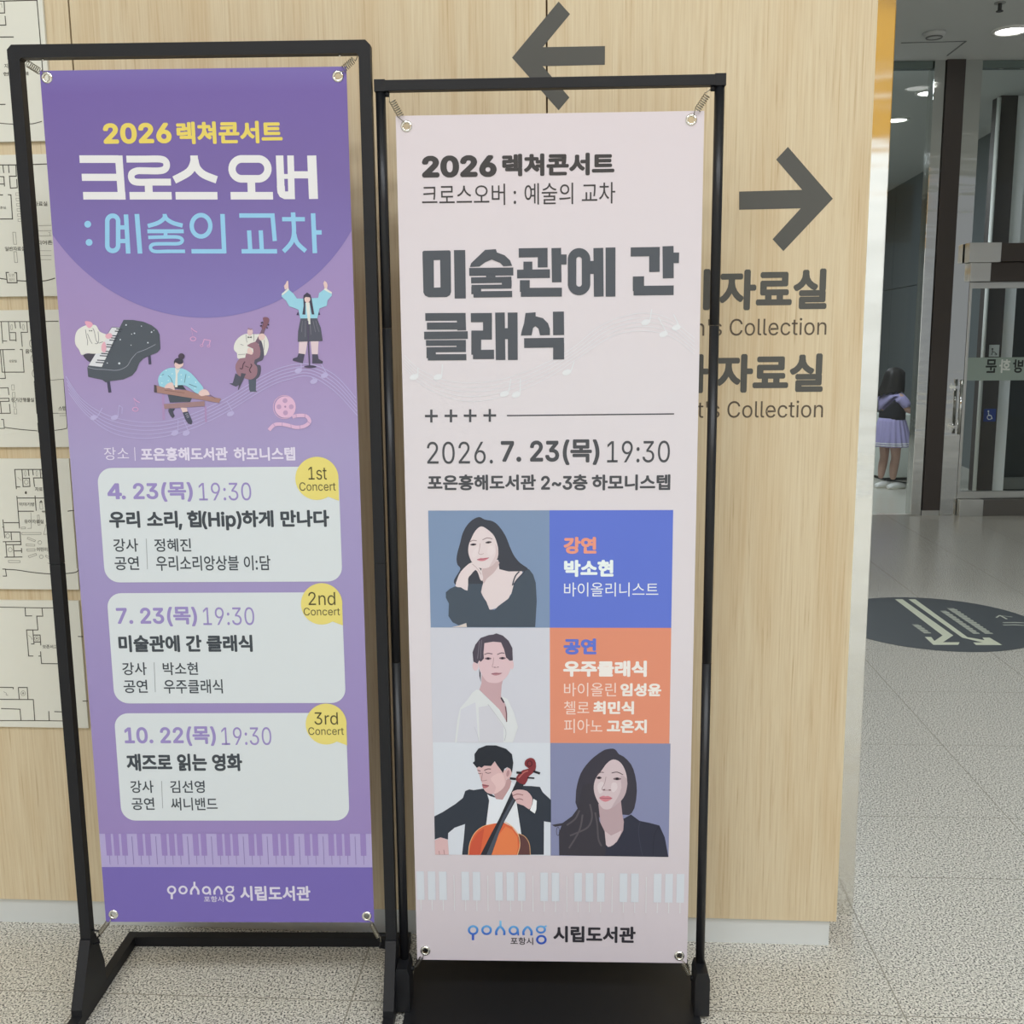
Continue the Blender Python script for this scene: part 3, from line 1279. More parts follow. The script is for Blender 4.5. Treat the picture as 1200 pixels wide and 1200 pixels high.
def f(ar):
    ar.T = Z(780, 280, 4.444)
    ar.text('자료실', (262, 598, 821, 800), SIGN, 0, 0.040)
    ar.text('유아', (-140, 601, 226, 804), SIGN, 0, 0.040)


wall_print('wall_lettering', 'lower row of bold dark Korean lettering on the oak wall', 'lettering', f)


def f(ar):
    ar.T = Z(780, 280, 4.444)
    ar.text('Infant\'s Collection', (0, 840, 820, 930), (92, 82, 70), 0, 0.0, ref=('Collection', 322))


wall_print('wall_lettering', 'lowest line of thin English lettering, under the lower Korean row', 'lettering', f)

# ------------------------------------------------------------------ floor plan boards on the wall
BOARD = mat((214, 214, 202), 0.6, name='board_face')
INKL = (70, 68, 60)
GREYL = (146, 144, 134)


def board(ur, pt, pb, label, draw):
    """ur: right edge on the wall; pt, pb: photo rows of top and bottom edge"""
    vt, vb = WALL.uv(62, pt)[1], WALL.uv(72, pb)[1]
    cu = ur - 0.29
    p = WALL.o + WALL.u * cu
    t = thing('floor_plan_board', (p.x, p.y, (vt + vb) / 2), WALL.yaw, label, 'floor plan', 'floor plan boards in a column on the wall')
    hv = (vt - vb) / 2
    b = MB()
    b.box(-0.29, -0.008, -hv, 0.29, -0.0005, hv, bev=0.0008)
    b.build('board_panel', BOARD, t)
    pl = Plane(p.x, p.y, (vt + vb) / 2, WALL.yaw)
    pl.o = pl.o - pl.n * 0.008
    ar = Art(pl, 0.0003)
    draw(ar)
    o = ar.build('plan_drawing', t)
    o.location = (0, -0.008, 0)
    return t


def d1(a):
    a.T = Z(0, 0, 12)
    for p in ([(-200, 22), (0, 16), (520, 2), (570, 600), (600, 990)], [(-60, 186), (66, 182), (58, 20)], [(-60, 356), (84, 352), (72, 225)], [(-80, 522), (194, 520)], [(-80, 1470), (78, 1468)]):
        a.stroke(p, 13, INKL)
    a.stroke([(-100, 1722), (60, 1738), (230, 1746), (430, 1742), (500, 1732), (590, 1706)], 10, INKL, sm=4)
    a.stroke([(5, 60), (25, 55), (30, 110)], 6, GREYL)
    a.text('지역', (62, 895, 172, 960), INKL, 1, 0.01)
    a.text('현황안내', (45, 1010, 400, 1065), INKL, 1, 0.01)


def d2(a):
    a.T = Z(0, 175, 6.667)
    a.stroke([(-100, 122), (160, 122), (352, 115), (420, 113)], 7, INKL)
    for p in ([(22, 124), (30, 185)], [(66, 124), (72, 185)], [(124, 122), (128, 210), (74, 210), (82, 303), (135, 300), (131, 232)],
              [(-40, 212), (30, 214), (36, 290)], [(-40, 270), (34, 272)], [(-40, 356), (24, 356)], [(62, 354), (86, 356), (98, 544), (-40, 544)]):
        a.stroke(p, 7, INKL)
    for y in (340, 382, 424, 464, 505, 544):
        x = 122 + (y - 340) * 0.09
        a.stroke([(x, y), (x + 80, y), (x + 82, y + 20), (x + 2, y + 20)], 3, GREYL, closed=True)
    a.stroke([(100, 648), (122, 648), (130, 742), (108, 742)], 4, GREYL, closed=True)
    a.stroke([(108, 800), (130, 800), (138, 884), (116, 884)], 4, GREYL, closed=True)
    a.text('일반자료실', (40, 760, 196, 794), INKL, 1, 0.01)
    a.text('보존실', (-20, 445, 46, 466), INKL, 1)
    a.text('참고자료실', (190, 408, 370, 444), INKL, 1, 0.01)
    a.text('미디어존', (250, 712, 410, 746), INKL, 1, 0.01)
    for y in (596, 636, 676, 792, 830, 862):
        a.stroke([(300, y), (402, y)], 3, GREYL)
    a.stroke([(378, 650), (390, 650), (392, 676)], 3, GREYL)
    a.stroke([(70, 962), (48, 962), (58, 1042), (134, 1042), (130, 964), (112, 964)], 7, INKL)
    a.text('도면', (68, 972, 112, 996), GREYL, 1)
    a.text('쉼터', (72, 1006, 114, 1028), GREYL, 1)
    a.stroke([(-60, 1000), (54, 1016)], 7, INKL)
    a.stroke([(136, 1026), (240, 1030), (340, 1028), (400, 1016), (430, 1006)], 7, INKL, sm=4)


def d3(a):
    a.T = Z(0, 355, 6.857)
    a.stroke([(-80, 150), (290, 150), (470, 147)], 6, INKL)
    for p in ([(10, 150), (22, 325)], [(22, 306), (58, 306)], [(68, 150), (80, 300), (130, 300)], [(118, 150), (126, 205)], [(158, 150), (166, 205)],
              [(216, 150), (222, 236), (170, 236), (180, 352)], [(80, 238), (126, 238), (130, 310)], [(-40, 376), (120, 374)], [(160, 374), (180, 374), (194, 556), (18, 556), (4, 376)],
              [(22, 376), (44, 606), (-40, 608)], [(-40, 684), (66, 682), (72, 740)], [(-40, 768), (72, 766), (74, 790), (-40, 792)], [(-40, 888), (84, 886), (76, 812)], [(4, 796), (12, 886)],
              [(10, 936), (28, 936), (36, 1008), (-20, 1008)]):
        a.stroke(p, 6, INKL)
    a.stroke([(40, 1000), (160, 1016), (300, 1028)], 6, INKL, sm=4)
    a.stroke([(320, 964), (304, 966), (310, 1038), (420, 1040)], 7, INKL)
    a.stroke([(274, 628), (420, 620), (512, 612)], 3, INKL)
    a.stroke([(274, 628), (296, 888), (470, 886)], 4, INKL)
    a.stroke([(512, 612), (530, 860), (540, 990), (520, 1012), (440, 1024)], 5, INKL, sm=4)
    for y in (325, 448, 565):
        a.ring((258 + (y - 325) * 0.09, y), 20, 32, 5, GREYL)
    for y in (680, 740, 818, 872):
        x = 104 + (y - 680) * 0.1
        a.stroke([(x - 10, y - 22), (x + 10, y - 22), (x + 12, y + 20), (x - 8, y + 20)], 3, GREYL, closed=True)
    a.text('음악자료실', (204, 370, 380, 406), INKL, 1, 0.01)
    a.text('정기간행물실', (90, 762, 274, 796), INKL, 1, 0.01)
    a.text('상담실', (74, 456, 134, 478), INKL, 1)
    a.text('스텝', (470, 830, 530, 864), INKL, 1, 0.01)
    a.stroke([(470, 888), (530, 886)], 3, GREYL)
    a.stroke([(480, 906), (530, 904)], 3, GREYL)
    a.text('도면', (326, 978, 366, 998), GREYL, 1)
    a.text('쉼터', (330, 1010, 368, 1030), GREYL, 1)
    for x in (94, 188):
        a.ring((x, 195), 8, 22, 3, GREYL)


def d4(a):
    a.T = Z(0, 530, 7.059)
    a.stroke([(122, 142), (360, 142)], 7, INKL)
    a.stroke([(405, 142), (470, 142)], 7, INKL)
    for p in ([(122, 140), (136, 305)], [(134, 286), (168, 286)], [(182, 142), (192, 284), (252, 282)], [(192, 216), (244, 214), (248, 284)], [(234, 142), (240, 195)], [(270, 142), (276, 190)],
              [(332, 142), (338, 212)], [(276, 212), (440, 212)], [(278, 212), (286, 285)], [(140, 378), (390, 378)], [(140, 362), (162, 630)], [(290, 358), (300, 484)], [(378, 378), (384, 488), (346, 488)],
              [(150, 488), (280, 488)], [(32, 582), (156, 582)], [(24, 556), (40, 710)], [(20, 618), (34, 618)], [(38, 660), (166, 660), (174, 764), (48, 764)], [(92, 662), (96, 726)], [(24, 740), (170, 738)],
              [(48, 742), (58, 866)], [(38, 868), (186, 866)], [(110, 770), (118, 864)], [(118, 816), (180, 814)], [(178, 792), (180, 832)], [(20, 966), (46, 966), (54, 1024), (24, 1024)]):
        a.stroke(p, 7, INKL)
    a.stroke([(40, 968), (140, 974), (260, 992), (380, 1004), (500, 1006), (610, 996), (640, 984), (654, 965), (650, 860), (640, 680), (628, 580), (618, 488), (560, 488)], 7, INKL, sm=4)
    a.stroke([(600, 490), (625, 780), (636, 960)], 3, GREYL)
    a.text('자료정리실', (290, 288, 450, 322), INKL, 1, 0.01)
    a.text('이야기방', (160, 414, 286, 446), INKL, 1, 0.01)
    a.text('유아자료실', (202, 556, 360, 590), INKL, 1, 0.01)
    a.text('어린이자료실', (304, 786, 486, 820), INKL, 1, 0.01)
    a.text('수유실', (342, 166, 420, 188), GREYL, 1)
    for p in ([(328, 422), (350, 422), (356, 470), (332, 470)], [(406, 496), (426, 496), (440, 676), (418, 678)], [(380, 600), (396, 598), (400, 676), (362, 680)], [(350, 496), (384, 500), (390, 560)],
              [(310, 520), (324, 518), (332, 600), (316, 604)], [(176, 620), (210, 618), (212, 632), (178, 634)], [(228, 630), (260, 628), (256, 500)], [(180, 664), (340, 664), (340, 680), (182, 682)],
              [(70, 894), (166, 896), (166, 912), (72, 912)], [(230, 702), (294, 728), (288, 740), (226, 716)], [(216, 758), (288, 762), (288, 776), (218, 774)], [(222, 800), (290, 798), (290, 816), (224, 818)],
              [(234, 858), (298, 836), (304, 850), (242, 872)], [(380, 850), (428, 878), (420, 890), (376, 862)], [(412, 826), (448, 852), (440, 864), (406, 838)]):
        a.stroke(p, 4, GREYL, closed=len(p) == 4)
    a.poly([(325, 415), (340, 395), (355, 415)], INKL)
    for c in ((330, 746), (342, 864), (458, 726)):
        a.ring(c, 15, 15, 4, GREYL)
    a.stroke([(394, 914), (430, 932), (490, 940)], 4, GREYL, sm=4)
    a.stroke([(444, 896), (500, 902)], 4, GREYL)
    a.stroke([(146, 206), (178, 234)], 3, GREYL)
    for x in (210, 305):
        a.ring((x, 175), 7, 22, 3, GREYL)
    for c in ((218, 246), (85, 806), (64, 692)):
        a.ring(c, 16, 18, 4, GREYL)
    a.ellipse((214, 334), 9, 12, INKL)


def d5(a):
    a.T = Z(0, 690, 7.059)
    a.stroke([(-60, 150), (350, 158), (520, 158)], 6, INKL)
    for p in ([(208, 158), (212, 224), (266, 224)], [(348, 158), (354, 226), (304, 226), (314, 340), (220, 340), (238, 556), (276, 556)], [(272, 342), (282, 456), (258, 456)], [(280, 382), (332, 382), (338, 468)],
              [(282, 440), (334, 440)], [(318, 556), (338, 556)], [(336, 518), (344, 618), (506, 620)], [(488, 346), (514, 704)], [(-60, 814), (110, 816), (110, 830)], [(152, 816), (226, 816), (232, 914)], [(152, 816), (160, 914)],
              [(-60, 914), (276, 916), (288, 1090)], [(10, 990), (166, 996), (174, 1090)], [(404, 1012), (408, 1090)], [(450, 1016), (540, 1018), (544, 1092)], [(645, 394), (688, 395)], [(684, 928), (728, 928)]):
        a.stroke(p, 7, INKL)
    a.stroke([(504, 522), (560, 522)], 14, INKL)
    a.stroke([(-60, 1090), (300, 1090), (600, 1094)], 6, INKL)
    a.text('보존서고', (352, 462, 474, 494), INKL, 1, 0.01)
    a.stroke([(236, 384), (262, 404), (262, 416), (272, 416)], 4, GREYL)
    a.stroke([(30, 850), (52, 862), (52, 878), (68, 880)], 4, GREYL)
    for c in ((305, 410), (192, 864)):
        a.ring(c, 18, 20, 4, GREYL)
        a.ellipse(c, 8, 9, GREYL)


board(-1.4985, -60, 165.5, 'pale floor plan board at the top of the column, cut by the picture edge', d1)
board(-1.5085, 181, 347, 'pale floor plan board, second from the top, with a row of narrow shelves drawn', d2)
board(-1.514, 363, 523.5, 'pale floor plan board in the middle of the column, with three oval tables drawn', d3)
board(-1.520, 537, 690, 'pale floor plan board, fourth from the top, with fanned-out shelves drawn', d4)
board(-1.5235, 703, 851.5, 'pale floor plan board at the bottom of the column, mostly empty outline', d5)
# ------------------------------------------------------------------ banner stands
PA = Plane(-0.61389, 2.15906, 0, -0.01965)
PBN = Plane(0.079025, 2.14287, 0, -0.03748)


def helix(mb, p0, p1, r, turns, wire, m=None):
    p0, p1 = Vector(p0), Vector(p1)
    d = p1 - p0
    t = d.normalized()
    a = t.orthogonal().normalized()
    c = t.cross(a)
    pts = []
    k = int(turns * 12)
    lead = d.length * 0.2
    pts.append(p0)
    for i in range(k + 1):
        f = i / k
        ang = 2 * math.pi * turns * f
        pts.append(p0 + t * (lead + (d.length - 2 * lead) * f) + (a * math.cos(ang) + c * math.sin(ang)) * r)
    pts.append(p1)
    mb.tube(pts, wire, m, n=6)


SPRING = mat((150, 146, 132), 0.3, 0.9, name='spring_steel')
DARKSPRING = mat((86, 84, 78), 0.35, 0.8, name='dark_spring_steel')


def grommet(parent, u, v):
    b = MB()
    n = 24
    prof = ((0.0062, 0.0026), (0.0062, -0.0018), (0.0076, -0.0030), (0.0098, -0.0026), (0.0116, -0.0008), (0.0116, -0.0002))
    b.rings([[(u + r * math.cos(2 * math.pi * k / n), y, v + r * math.sin(2 * math.pi * k / n)) for k in range(n)] for r, y in prof], cap0=False, cap1=False)
    return b.build('grommet', CHROME, parent)


# --- stand with square tube frame and open floor base
sa = thing('banner_stand', (PA.o.x, PA.o.y, 0), PA.yaw, 'taller black square-tube banner stand at the left with an open rail base', 'banner stand')
HP = 0.0116
UC, UO = -0.0035, 0.341
ZT0, ZT1 = 2.023, 2.047
for sx in (-1, 1):
    b = MB()
    b.box(UC + sx * UO - HP, -HP, 0.02, UC + sx * UO + HP, HP, 1.018, bev=0.0015)
    b.build('lower_post', BLACK, sa)
    b = MB()
    b.box(UC + sx * UO - HP, -HP, 1.0184, UC + sx * UO + HP, HP, ZT0 - 0.002, bev=0.0015)
    b.build('upper_post', BLACK, sa)
b = MB()
b.prism([(UC -UO - HP, ZT0 - 0.003), (UC -UO - HP, ZT1 - 0.009), (UC -UO - HP + 0.009, ZT1), (UC + UO + HP - 0.009, ZT1), (UC + UO + HP, ZT1 - 0.009), (UC + UO + HP, ZT0 - 0.003),
         (UC + UO - HP, ZT0 - 0.003), (UC + UO - HP - 0.004, ZT0), (UC -UO + HP + 0.004, ZT0), (UC -UO + HP, ZT0 - 0.003)], 'y', -HP, HP)
b.build('top_bar', BLACK, sa)
for sx in (-1, 1):
    b = MB()
    b.box(UC + sx * UO - HP, -0.262, 0.0, UC + sx * UO + HP, 0.252, 0.025, bev=0.0015)
    b.build('base_rail', BLACK, sa)
    b = MB()
    b.prism([(-0.082, 0.0245), (-0.082, 0.04), (-0.015, 0.165), (0.015, 0.165), (0.05, 0.075), (0.05, 0.0245)], 'x', UC + sx * UO - HP - 0.0002, UC + sx * UO + HP + 0.0002)
    b.build('gusset', BLACK, sa)
b = MB()
b.box(UC - UO + HP, 0.226, 0.0, UC + UO - HP, 0.251, 0.025, bev=0.0015)
b.build('rear_rail', BLACK, sa)
# hooks and springs
GA = [PA.uv(*p) for p in ((55.2, 91), (396, 89.5), (133, 1071.5), (429.8, 1073.5))]
FA = [(UC -UO + HP + 0.003, ZT0 - 0.004), (UC + UO - HP - 0.003, ZT0 - 0.004), (UC -UO + HP + 0.010, 0.165), (UC + UO - HP - 0.012, 0.155)]
for i, ((gu, gv), (fu, fv)) in enumerate(zip(GA, FA)):
    b = MB()
    if i < 2:
        helix(b, (fu, -0.002, fv), (gu + (-0.004 if gu < 0 else 0.004), -0.004, gv + 0.006), 0.0062, 7, 0.0008)
    else:
        helix(b, (fu, -0.002, fv), (gu + (-0.005 if gu < 0 else 0.005), -0.004, gv - 0.007), 0.0045, 9, 0.0010)
    b.build('spring', SPRING, sa)
for sx, (fu, fv) in ((-1, FA[2]), (1, FA[3])):
    b = MB()
    x0 = UC + sx * (UO - HP + 0.002)
    b.tube([(x0, 0, fv + 0.016), (fu - sx * 0.004, 0, fv + 0.014), (fu - sx * 0.006, 0, fv + 0.002), (fu, 0, fv - 0.002), (fu - sx * 0.004, 0, fv - 0.014), (x0, 0, fv - 0.018)], 0.0022, n=8)
    b.build('hook', BLACK, sa)
for u in (PA.uv(50.5, 66)[0], PA.uv(398.5, 63.5)[0]):
    b = MB()
    b.tube([(u, -0.002, ZT0 + 0.001), (u, -0.002, ZT0 - 0.0045)], 0.0018, n=8)
    b.build('bolt', CHROME, sa)

# --- stand with round posts on a flat steel plate
sb_ = thing('banner_stand', (PBN.o.x, PBN.o.y, 0), PBN.yaw, 'shorter black banner stand at the right with round posts on a flat floor plate', 'banner stand')
UB = 0.3285
for sx in (-1, 1):
    b = MB()
    b.tube([(sx * UB, 0, 0.012), (sx * UB, 0, 0.80)], 0.0098, n=20)
    b.build('lower_post', BLACKGLOSS, sb_)
    b = MB()
    b.tube([(sx * UB, 0, 0.8004), (sx * UB, 0, 1.5)], 0.0098, n=20)
    b.build('middle_post', BLACKGLOSS, sb_)
    b = MB()
    b.tube([(sx * UB, 0, 1.5004), (sx * UB, 0, 1.956)], 0.0098, n=20)
    b.build('upper_post', BLACKGLOSS, sb_)
b = MB()
b.box(-UB - 0.0105, -0.0105, 1.954, UB + 0.0105, 0.0105, 1.974, bev=0.0012)
b.build('top_bar', BLACK, sb_)
for sx in (-1, 1):
    b = MB()
    b.box(sx * UB - 0.0107, -0.0112, 1.953, sx * UB + 0.0107, 0.0112, 1.9755, bev=0.001)
    b.build('corner_joint', BLACK, sb_)
    b = MB()
    b.prism([(sx * UB - 0.016, 0.011), (sx * UB + 0.016, 0.011), (sx * UB + 0.016, 0.098), (sx * UB + 0.0115, 0.114), (sx * UB - 0.0115, 0.114), (sx * UB - 0.016, 0.098)], 'y', -0.045, 0.016)
    b.build('post_socket', BLACKGLOSS, sb_)
b = MB()
b.box(-0.324, -0.25, 0.0, 0.324, 0.245, 0.0105, bev=0.0015)
b.build('base_plate', BLACKGLOSS, sb_)
GB = [PBN.uv(*p) for p in ((476.3, 148), (810, 140.5), (498.6, 1114), (796, 1120))]
FB = [(-UB + 0.017, 1.948), (UB - 0.017, 1.948), (-UB + 0.021, 0.088), (UB - 0.020, 0.074)]
for i, ((gu, gv), (fu, fv)) in enumerate(zip(GB, FB)):
    b = MB()
    helix(b, (fu, -0.002, fv), (gu + (-0.004 if gu < 0 else 0.004), -0.004, gv + (0.007 if i < 2 else -0.007)), 0.0062 if i < 2 else 0.004, 8, 0.0008)
    b.build('spring', SPRING if i != 2 else DARKSPRING, sb_)
    b = MB()
    sx = -1 if fu < 0 else 1
    zc = fv + (0.002 if i < 2 else 0)
    b.tube([(sx * (UB - 0.009), 0, zc), (fu, 0, zc)], 0.0055, n=12)
    b.build('hook', BLACK, sb_)

# ------------------------------------------------------------------ banner A: lilac concert series
BW = 0.3
za0 = 1.48 - 1.2787594
ba = thing('hanging_banner', (PA.o.x, PA.o.y, za0), PA.yaw, 'tall lilac banner with yellow and white title and three concert cards', 'banner')
PLA = Plane(PA.o.x, PA.o.y, za0, PA.yaw)


def sheet(parent, holes, m, hgt=1.8):
    b = MB()
    outer = [(-BW, 0), (BW, 0), (BW, hgt), (-BW, hgt)]
    hl = [[(u + 0.0064 * math.cos(2 * math.pi * k / 20), v + 0.0064 * math.sin(2 * math.pi * k / 20)) for k in range(20)] for u, v in holes]
    flat = [p for lp in [outer] + hl for p in lp]
    tri = tessellate_polygon([[Vector((x, y, 0)) for x, y in lp] for lp in [outer] + hl])
    for y in (0.0, 0.0008):
        vs = [b.bm.verts.new((u, y, v)) for u, v in flat]
        for f_ in tri:
            try:
                b.bm.faces.new([vs[q] for q in f_])
            except ValueError:
                pass
    vs = [[b.bm.verts.new((u, y, v)) for u, v in outer] for y in (0.0, 0.0008)]
    for q in range(4):
        b.bm.faces.new([vs[0][q], vs[0][(q + 1) % 4], vs[1][(q + 1) % 4], vs[1][q]])
    return b.build('vinyl_sheet', m, parent)


GAl = [(u, v - za0) for u, v in GA]
sheet(ba, GAl, grad_mat('lilac_print', 0, 1.8, [(0.0, (143, 123, 178)), (0.25, (146, 132, 181)), (0.45, (152, 142, 185)), (0.58, (157, 147, 187)), (0.70, (155, 136, 179)), (0.80, (150, 132, 179)), (1.0, (144, 124, 173))]))
for g_ in GAl:
    grommet(ba, *g_)
ORD = [1.0]
a = Art(PLA, 0.0004)
arc_l, arc_b, arc_r = PLA.uv(61, 275), PLA.uv(253, 372), PLA.uv(412, 270)
x1, y1 = -BW, arc_l[1]
x2, y2 = arc_b
x3, y3 = BW, arc_r[1]
dd = 2 * (x1 * (y2 - y3) + x2 * (y3 - y1) + x3 * (y1 - y2))
ux = ((x1 * x1 + y1 * y1) * (y2 - y3) + (x2 * x2 + y2 * y2) * (y3 - y1) + (x3 * x3 + y3 * y3) * (y1 - y2)) / dd
uy = ((x1 * x1 + y1 * y1) * (x3 - x2) + (x2 * x2 + y2 * y2) * (x1 - x3) + (x3 * x3 + y3 * y3) * (x2 - x1)) / dd
rr_ = math.hypot(x1 - ux, y1 - uy)
a0, a1 = math.atan2(y1 - uy, x1 - ux), math.atan2(y3 - uy, x3 - ux)
if a0 > 0:
    a0 -= 2 * math.pi
arc = [(ux + rr_ * math.cos(a0 + (a1 - a0) * k / 40), uy + rr_ * math.sin(a0 + (a1 - a0) * k / 40)) for k in range(41)]
hole_r = 0.0095
zcut = min(GAl[0][1], GAl[1][1]) - 0.014
loops_ = [arc + [(BW, zcut), (-BW, zcut)], [(-BW, zcut), (-GAl[1][0], zcut), (GAl[1][0], zcut), (BW, zcut)]]
PURP = grad_mat('violet_print', 1.25, 1.8, [(0.0, (129, 122, 178)), (0.3, (120, 108, 166)), (0.65, (113, 97, 155)), (0.92, (110, 92, 156)), (1.0, (116, 102, 165))])
outer = arc + [(BW, 1.7998), (-BW, 1.7998)]
hl = [[(u + hole_r * math.cos(2 * math.pi * k / 20), v + hole_r * math.sin(2 * math.pi * k / 20)) for k in range(20)] for u, v in GAl[:2]]
a.loops([outer] + hl, PURP, 0)
a.build('violet_circle_print', ba, 'deep violet half circle behind the title')

YEL = (216, 197, 98)
WHT = (216, 216, 216)
SKY = (140, 190, 220)
a = Art(PLA, 0.0006)
a.text('2026', (121, 144, 201, 168.5), YEL, 0, 0.035)
a.text('렉쳐콘서트', (207, 142, 331, 168.5), YEL, 0, 0.04)
a.T = Z(80, 130, 3.75)
for p, wd, c in (([(50, 212), (222, 212)], 32, 0), ([(222, 196), (236, 390)], 33, 0), ([(60, 292), (222, 292)], 30, 0), ([(66, 373), (252, 373)], 32, 0),
                 ([(353, 318), (355, 365)], 34, 0), ([(270, 373), (455, 373)], 32, 0),
                 ([(472, 373), (656, 373)], 32, 0),
                 ([(804, 300), (806, 365)], 34, 0), ([(714, 373), (900, 373)], 32, 0),
                 ([(929, 196), (935, 350)], 33, 0), ([(977, 196), (982, 386)], 29, 0), ([(935, 288), (975, 288)], 20, 0), ([(978, 281), (1062, 281)], 30, 0), ([(1070, 196), (1078, 387)], 40, 0)):
    a.stroke(p, wd, WHT)
a.stroke(smooth([(256, 212), (330, 212), (405, 212), (430, 225), (430, 250), (405, 263), (330, 263), (302, 264), (280, 276), (280, 300), (302, 313), (380, 313), (452, 313)], 5, False), 29, WHT, 1)
a.stroke(smooth([(553, 196), (552, 228), (530, 268), (466, 304)], 5, False), 33, WHT, 1)
a.stroke(smooth([(556, 214), (566, 250), (596, 280), (653, 303)], 5, False), 32, WHT, 1)
a.ring((799, 255), 79, 44, 32, WHT, 1, rr=44)
a.poly([(917, 330), (952, 330), (953, 354), (995, 354), (997, 388), (950, 388), (930, 378), (920, 360)], WHT, 1)
a.build('title_lettering', ba, 'yellow and white title lettering')
a = Art(PLA, 0.0006)
a.T = Z(80, 130, 3.75)
a.ellipse((86, 498), 15, 15, SKY)
a.ellipse((92, 578), 15, 15, SKY)
a.ring((196, 538), 24, 77, 20, SKY, 1, rr=24)
for p, wd in (([(220, 512), (262, 512)], 18), ([(222, 572), (264, 572)], 18), ([(254, 455), (264, 627)], 20), ([(302, 453), (316, 627)], 21),
              ([(348, 529), (508, 529)], 17), ([(428, 534), (428, 553)], 17), ([(678, 453), (686, 626)], 20), ([(542, 617), (690, 617)], 19),
              ([(795, 525), (800, 612)], 19), ([(846, 525), (851, 612)], 19), ([(762, 617), (918, 617)], 19),
              ([(988, 446), (990, 476)], 20), ([(940, 476), (1040, 476)], 18), ([(1076, 450), (1084, 625)], 20), ([(1082, 534), (1114, 534)], 19)):
    a.stroke(p, wd, SKY)
a.stroke(smooth([(424, 453), (422, 472), (395, 492), (350, 506)], 4, False), 18, SKY, 1)
a.stroke(smooth([(426, 460), (432, 474), (460, 492), (503, 504)], 4, False), 18, SKY, 1)
a.stroke(smooth([(352, 556), (430, 554), (484, 555), (502, 568), (486, 583), (430, 584), (376, 586), (362, 600), (378, 617), (440, 617), (514, 617)], 4, False), 15, SKY, 1)
a.ring((584, 505), 41, 47, 19, SKY, 1)
a.stroke([(752, 460), (898, 460), (908, 572)], 19, SKY, 1)
a.stroke(smooth([(990, 478), (992, 540), (980, 580), (946, 618)], 4, False), 19, SKY, 1)
a.stroke(smooth([(993, 540), (1006, 580), (1044, 616)], 4, False), 19, SKY, 1)
a.build('subtitle_lettering', ba, 'light blue subtitle lettering')

# stave lines and notes
STAVE = (176, 168, 206)
top = [(55, 130), (110, 210), (200, 270), (310, 297), (420, 297), (520, 270), (640, 215), (780, 130), (870, 92), (960, 85), (1050, 125), (1128, 210)]
bot = [(66, 190), (130, 270), (220, 335), (320, 358), (430, 350), (540, 315), (660, 255), (800, 170), (880, 140), (960, 130), (1050, 185), (1134, 275)]
a = Art(PLA, 0.0006)
a.T = Z(60, 400, 3.158)
for k in range(5):
    f_ = k / 4
    a.stroke(smooth([(p[0] + (q[0] - p[0]) * f_, p[1] + (q[1] - p[1]) * f_) for p, q in zip(top, bot)], 6, False), 3.0, STAVE)


def note(a, x, y, hx, hy, m, rx=14, ry=9, wd=3):
    a.ellipse((x, y), rx, ry, m, 1, -0.35)
    a.stroke([(x + rx * 0.85, y), (hx, hy)], wd, m, 1)


for x, y, hx, hy in ((158, 282, 190, 246), (235, 282, 252, 236), (458, 340, 470, 290), (500, 340, 490, 290), (664, 268, 650, 220), (915, 108, 925, 80), (972, 148, 962, 130), (1012, 126, 1000, 84)):
    note(a, x, y, hx, hy, STAVE)
a.stroke([(252, 236), (264, 246), (262, 268)], 3, STAVE, 1)
a.build('stave_print', ba, 'pale music stave')
PINK = (206, 160, 196)
a = Art(PLA, 0.0006)
a.T = Z(60, 310, 3.077)
for pts, hd in (([(505, 228), (512, 262)], (512, 268)), ([(298, 482), (308, 514)], (304, 522))):
    a = Art(PLA, 0.0006)
    a.T = Z(60, 310, 3.077)
    a.stroke(pts, 1.1, PINK)
    a.ring(hd, 10, 7, 3, PINK, 1)
    a.stroke([pts[0], (pts[0][0] + 10, pts[0][1] + 10), (pts[0][0] + 22, pts[0][1] + 16)], 3, PINK, 1)
    a.build('note_print', ba, 'small pink music note')
a = Art(PLA, 0.0006)
a.T = Z(60, 310, 3.077)
a.stroke([(545, 290), (552, 270), (574, 274), (570, 292)], 3, PINK)
a.ring((543, 292), 5, 4, 2, PINK, 1)
a.ring((568, 294), 5, 4, 2, PINK, 1)
a.build('note_print', ba, 'pair of joined pink music notes')

# illustrations
DK = (80, 86, 94)
CREAM = (212, 212, 206)
a = Art(PLA, 0.0007)
a.T = Z(80, 360, 10)
a.poly([(180, 560), (260, 540), (350, 540), (300, 640), (250, 640), (205, 605)], (74, 72, 82), 0, 3)
a.stroke([(470, 860), (490, 1000)], 36, (74, 72, 92), 0)
a.stroke([(950, 560), (960, 670)], 32, (74, 72, 92), 0)
a.poly([(650, 148), (760, 150), (880, 170), (980, 212), (1045, 265), (1072, 320), (1078, 420), (1080, 490), (1045, 530), (960, 565), (880, 602), (835, 650), (800, 740), (750, 800), (650, 845), (500, 865), (440, 880), (400, 850), (235, 815), (225, 710), (235, 685), (510, 232), (605, 236)], DK, 1)
a.poly([(512, 238), (604, 242), (395, 700), (240, 682)], (206, 208, 212), 2)
for k in range(17):
    f_ = (k + 0.5) / 17
    if k % 7 in (2, 6):
        continue
    xl, yl = 512 + (240 - 512) * f_ + 34, 238 + (682 - 238) * f_
    a.stroke([(xl + 26, yl + 3), (xl + 98 + 28 * f_, yl + 9)], 12, (66, 70, 78), 3)
a.stroke([(232, 706), (320, 724), (430, 730), (580, 738), (690, 690), (740, 610), (800, 540)], 6, (150, 154, 166), 3, sm=4)
a.stroke([(805, 534), (920, 490), (1025, 436)], 6, (150, 154, 166), 3, sm=4)
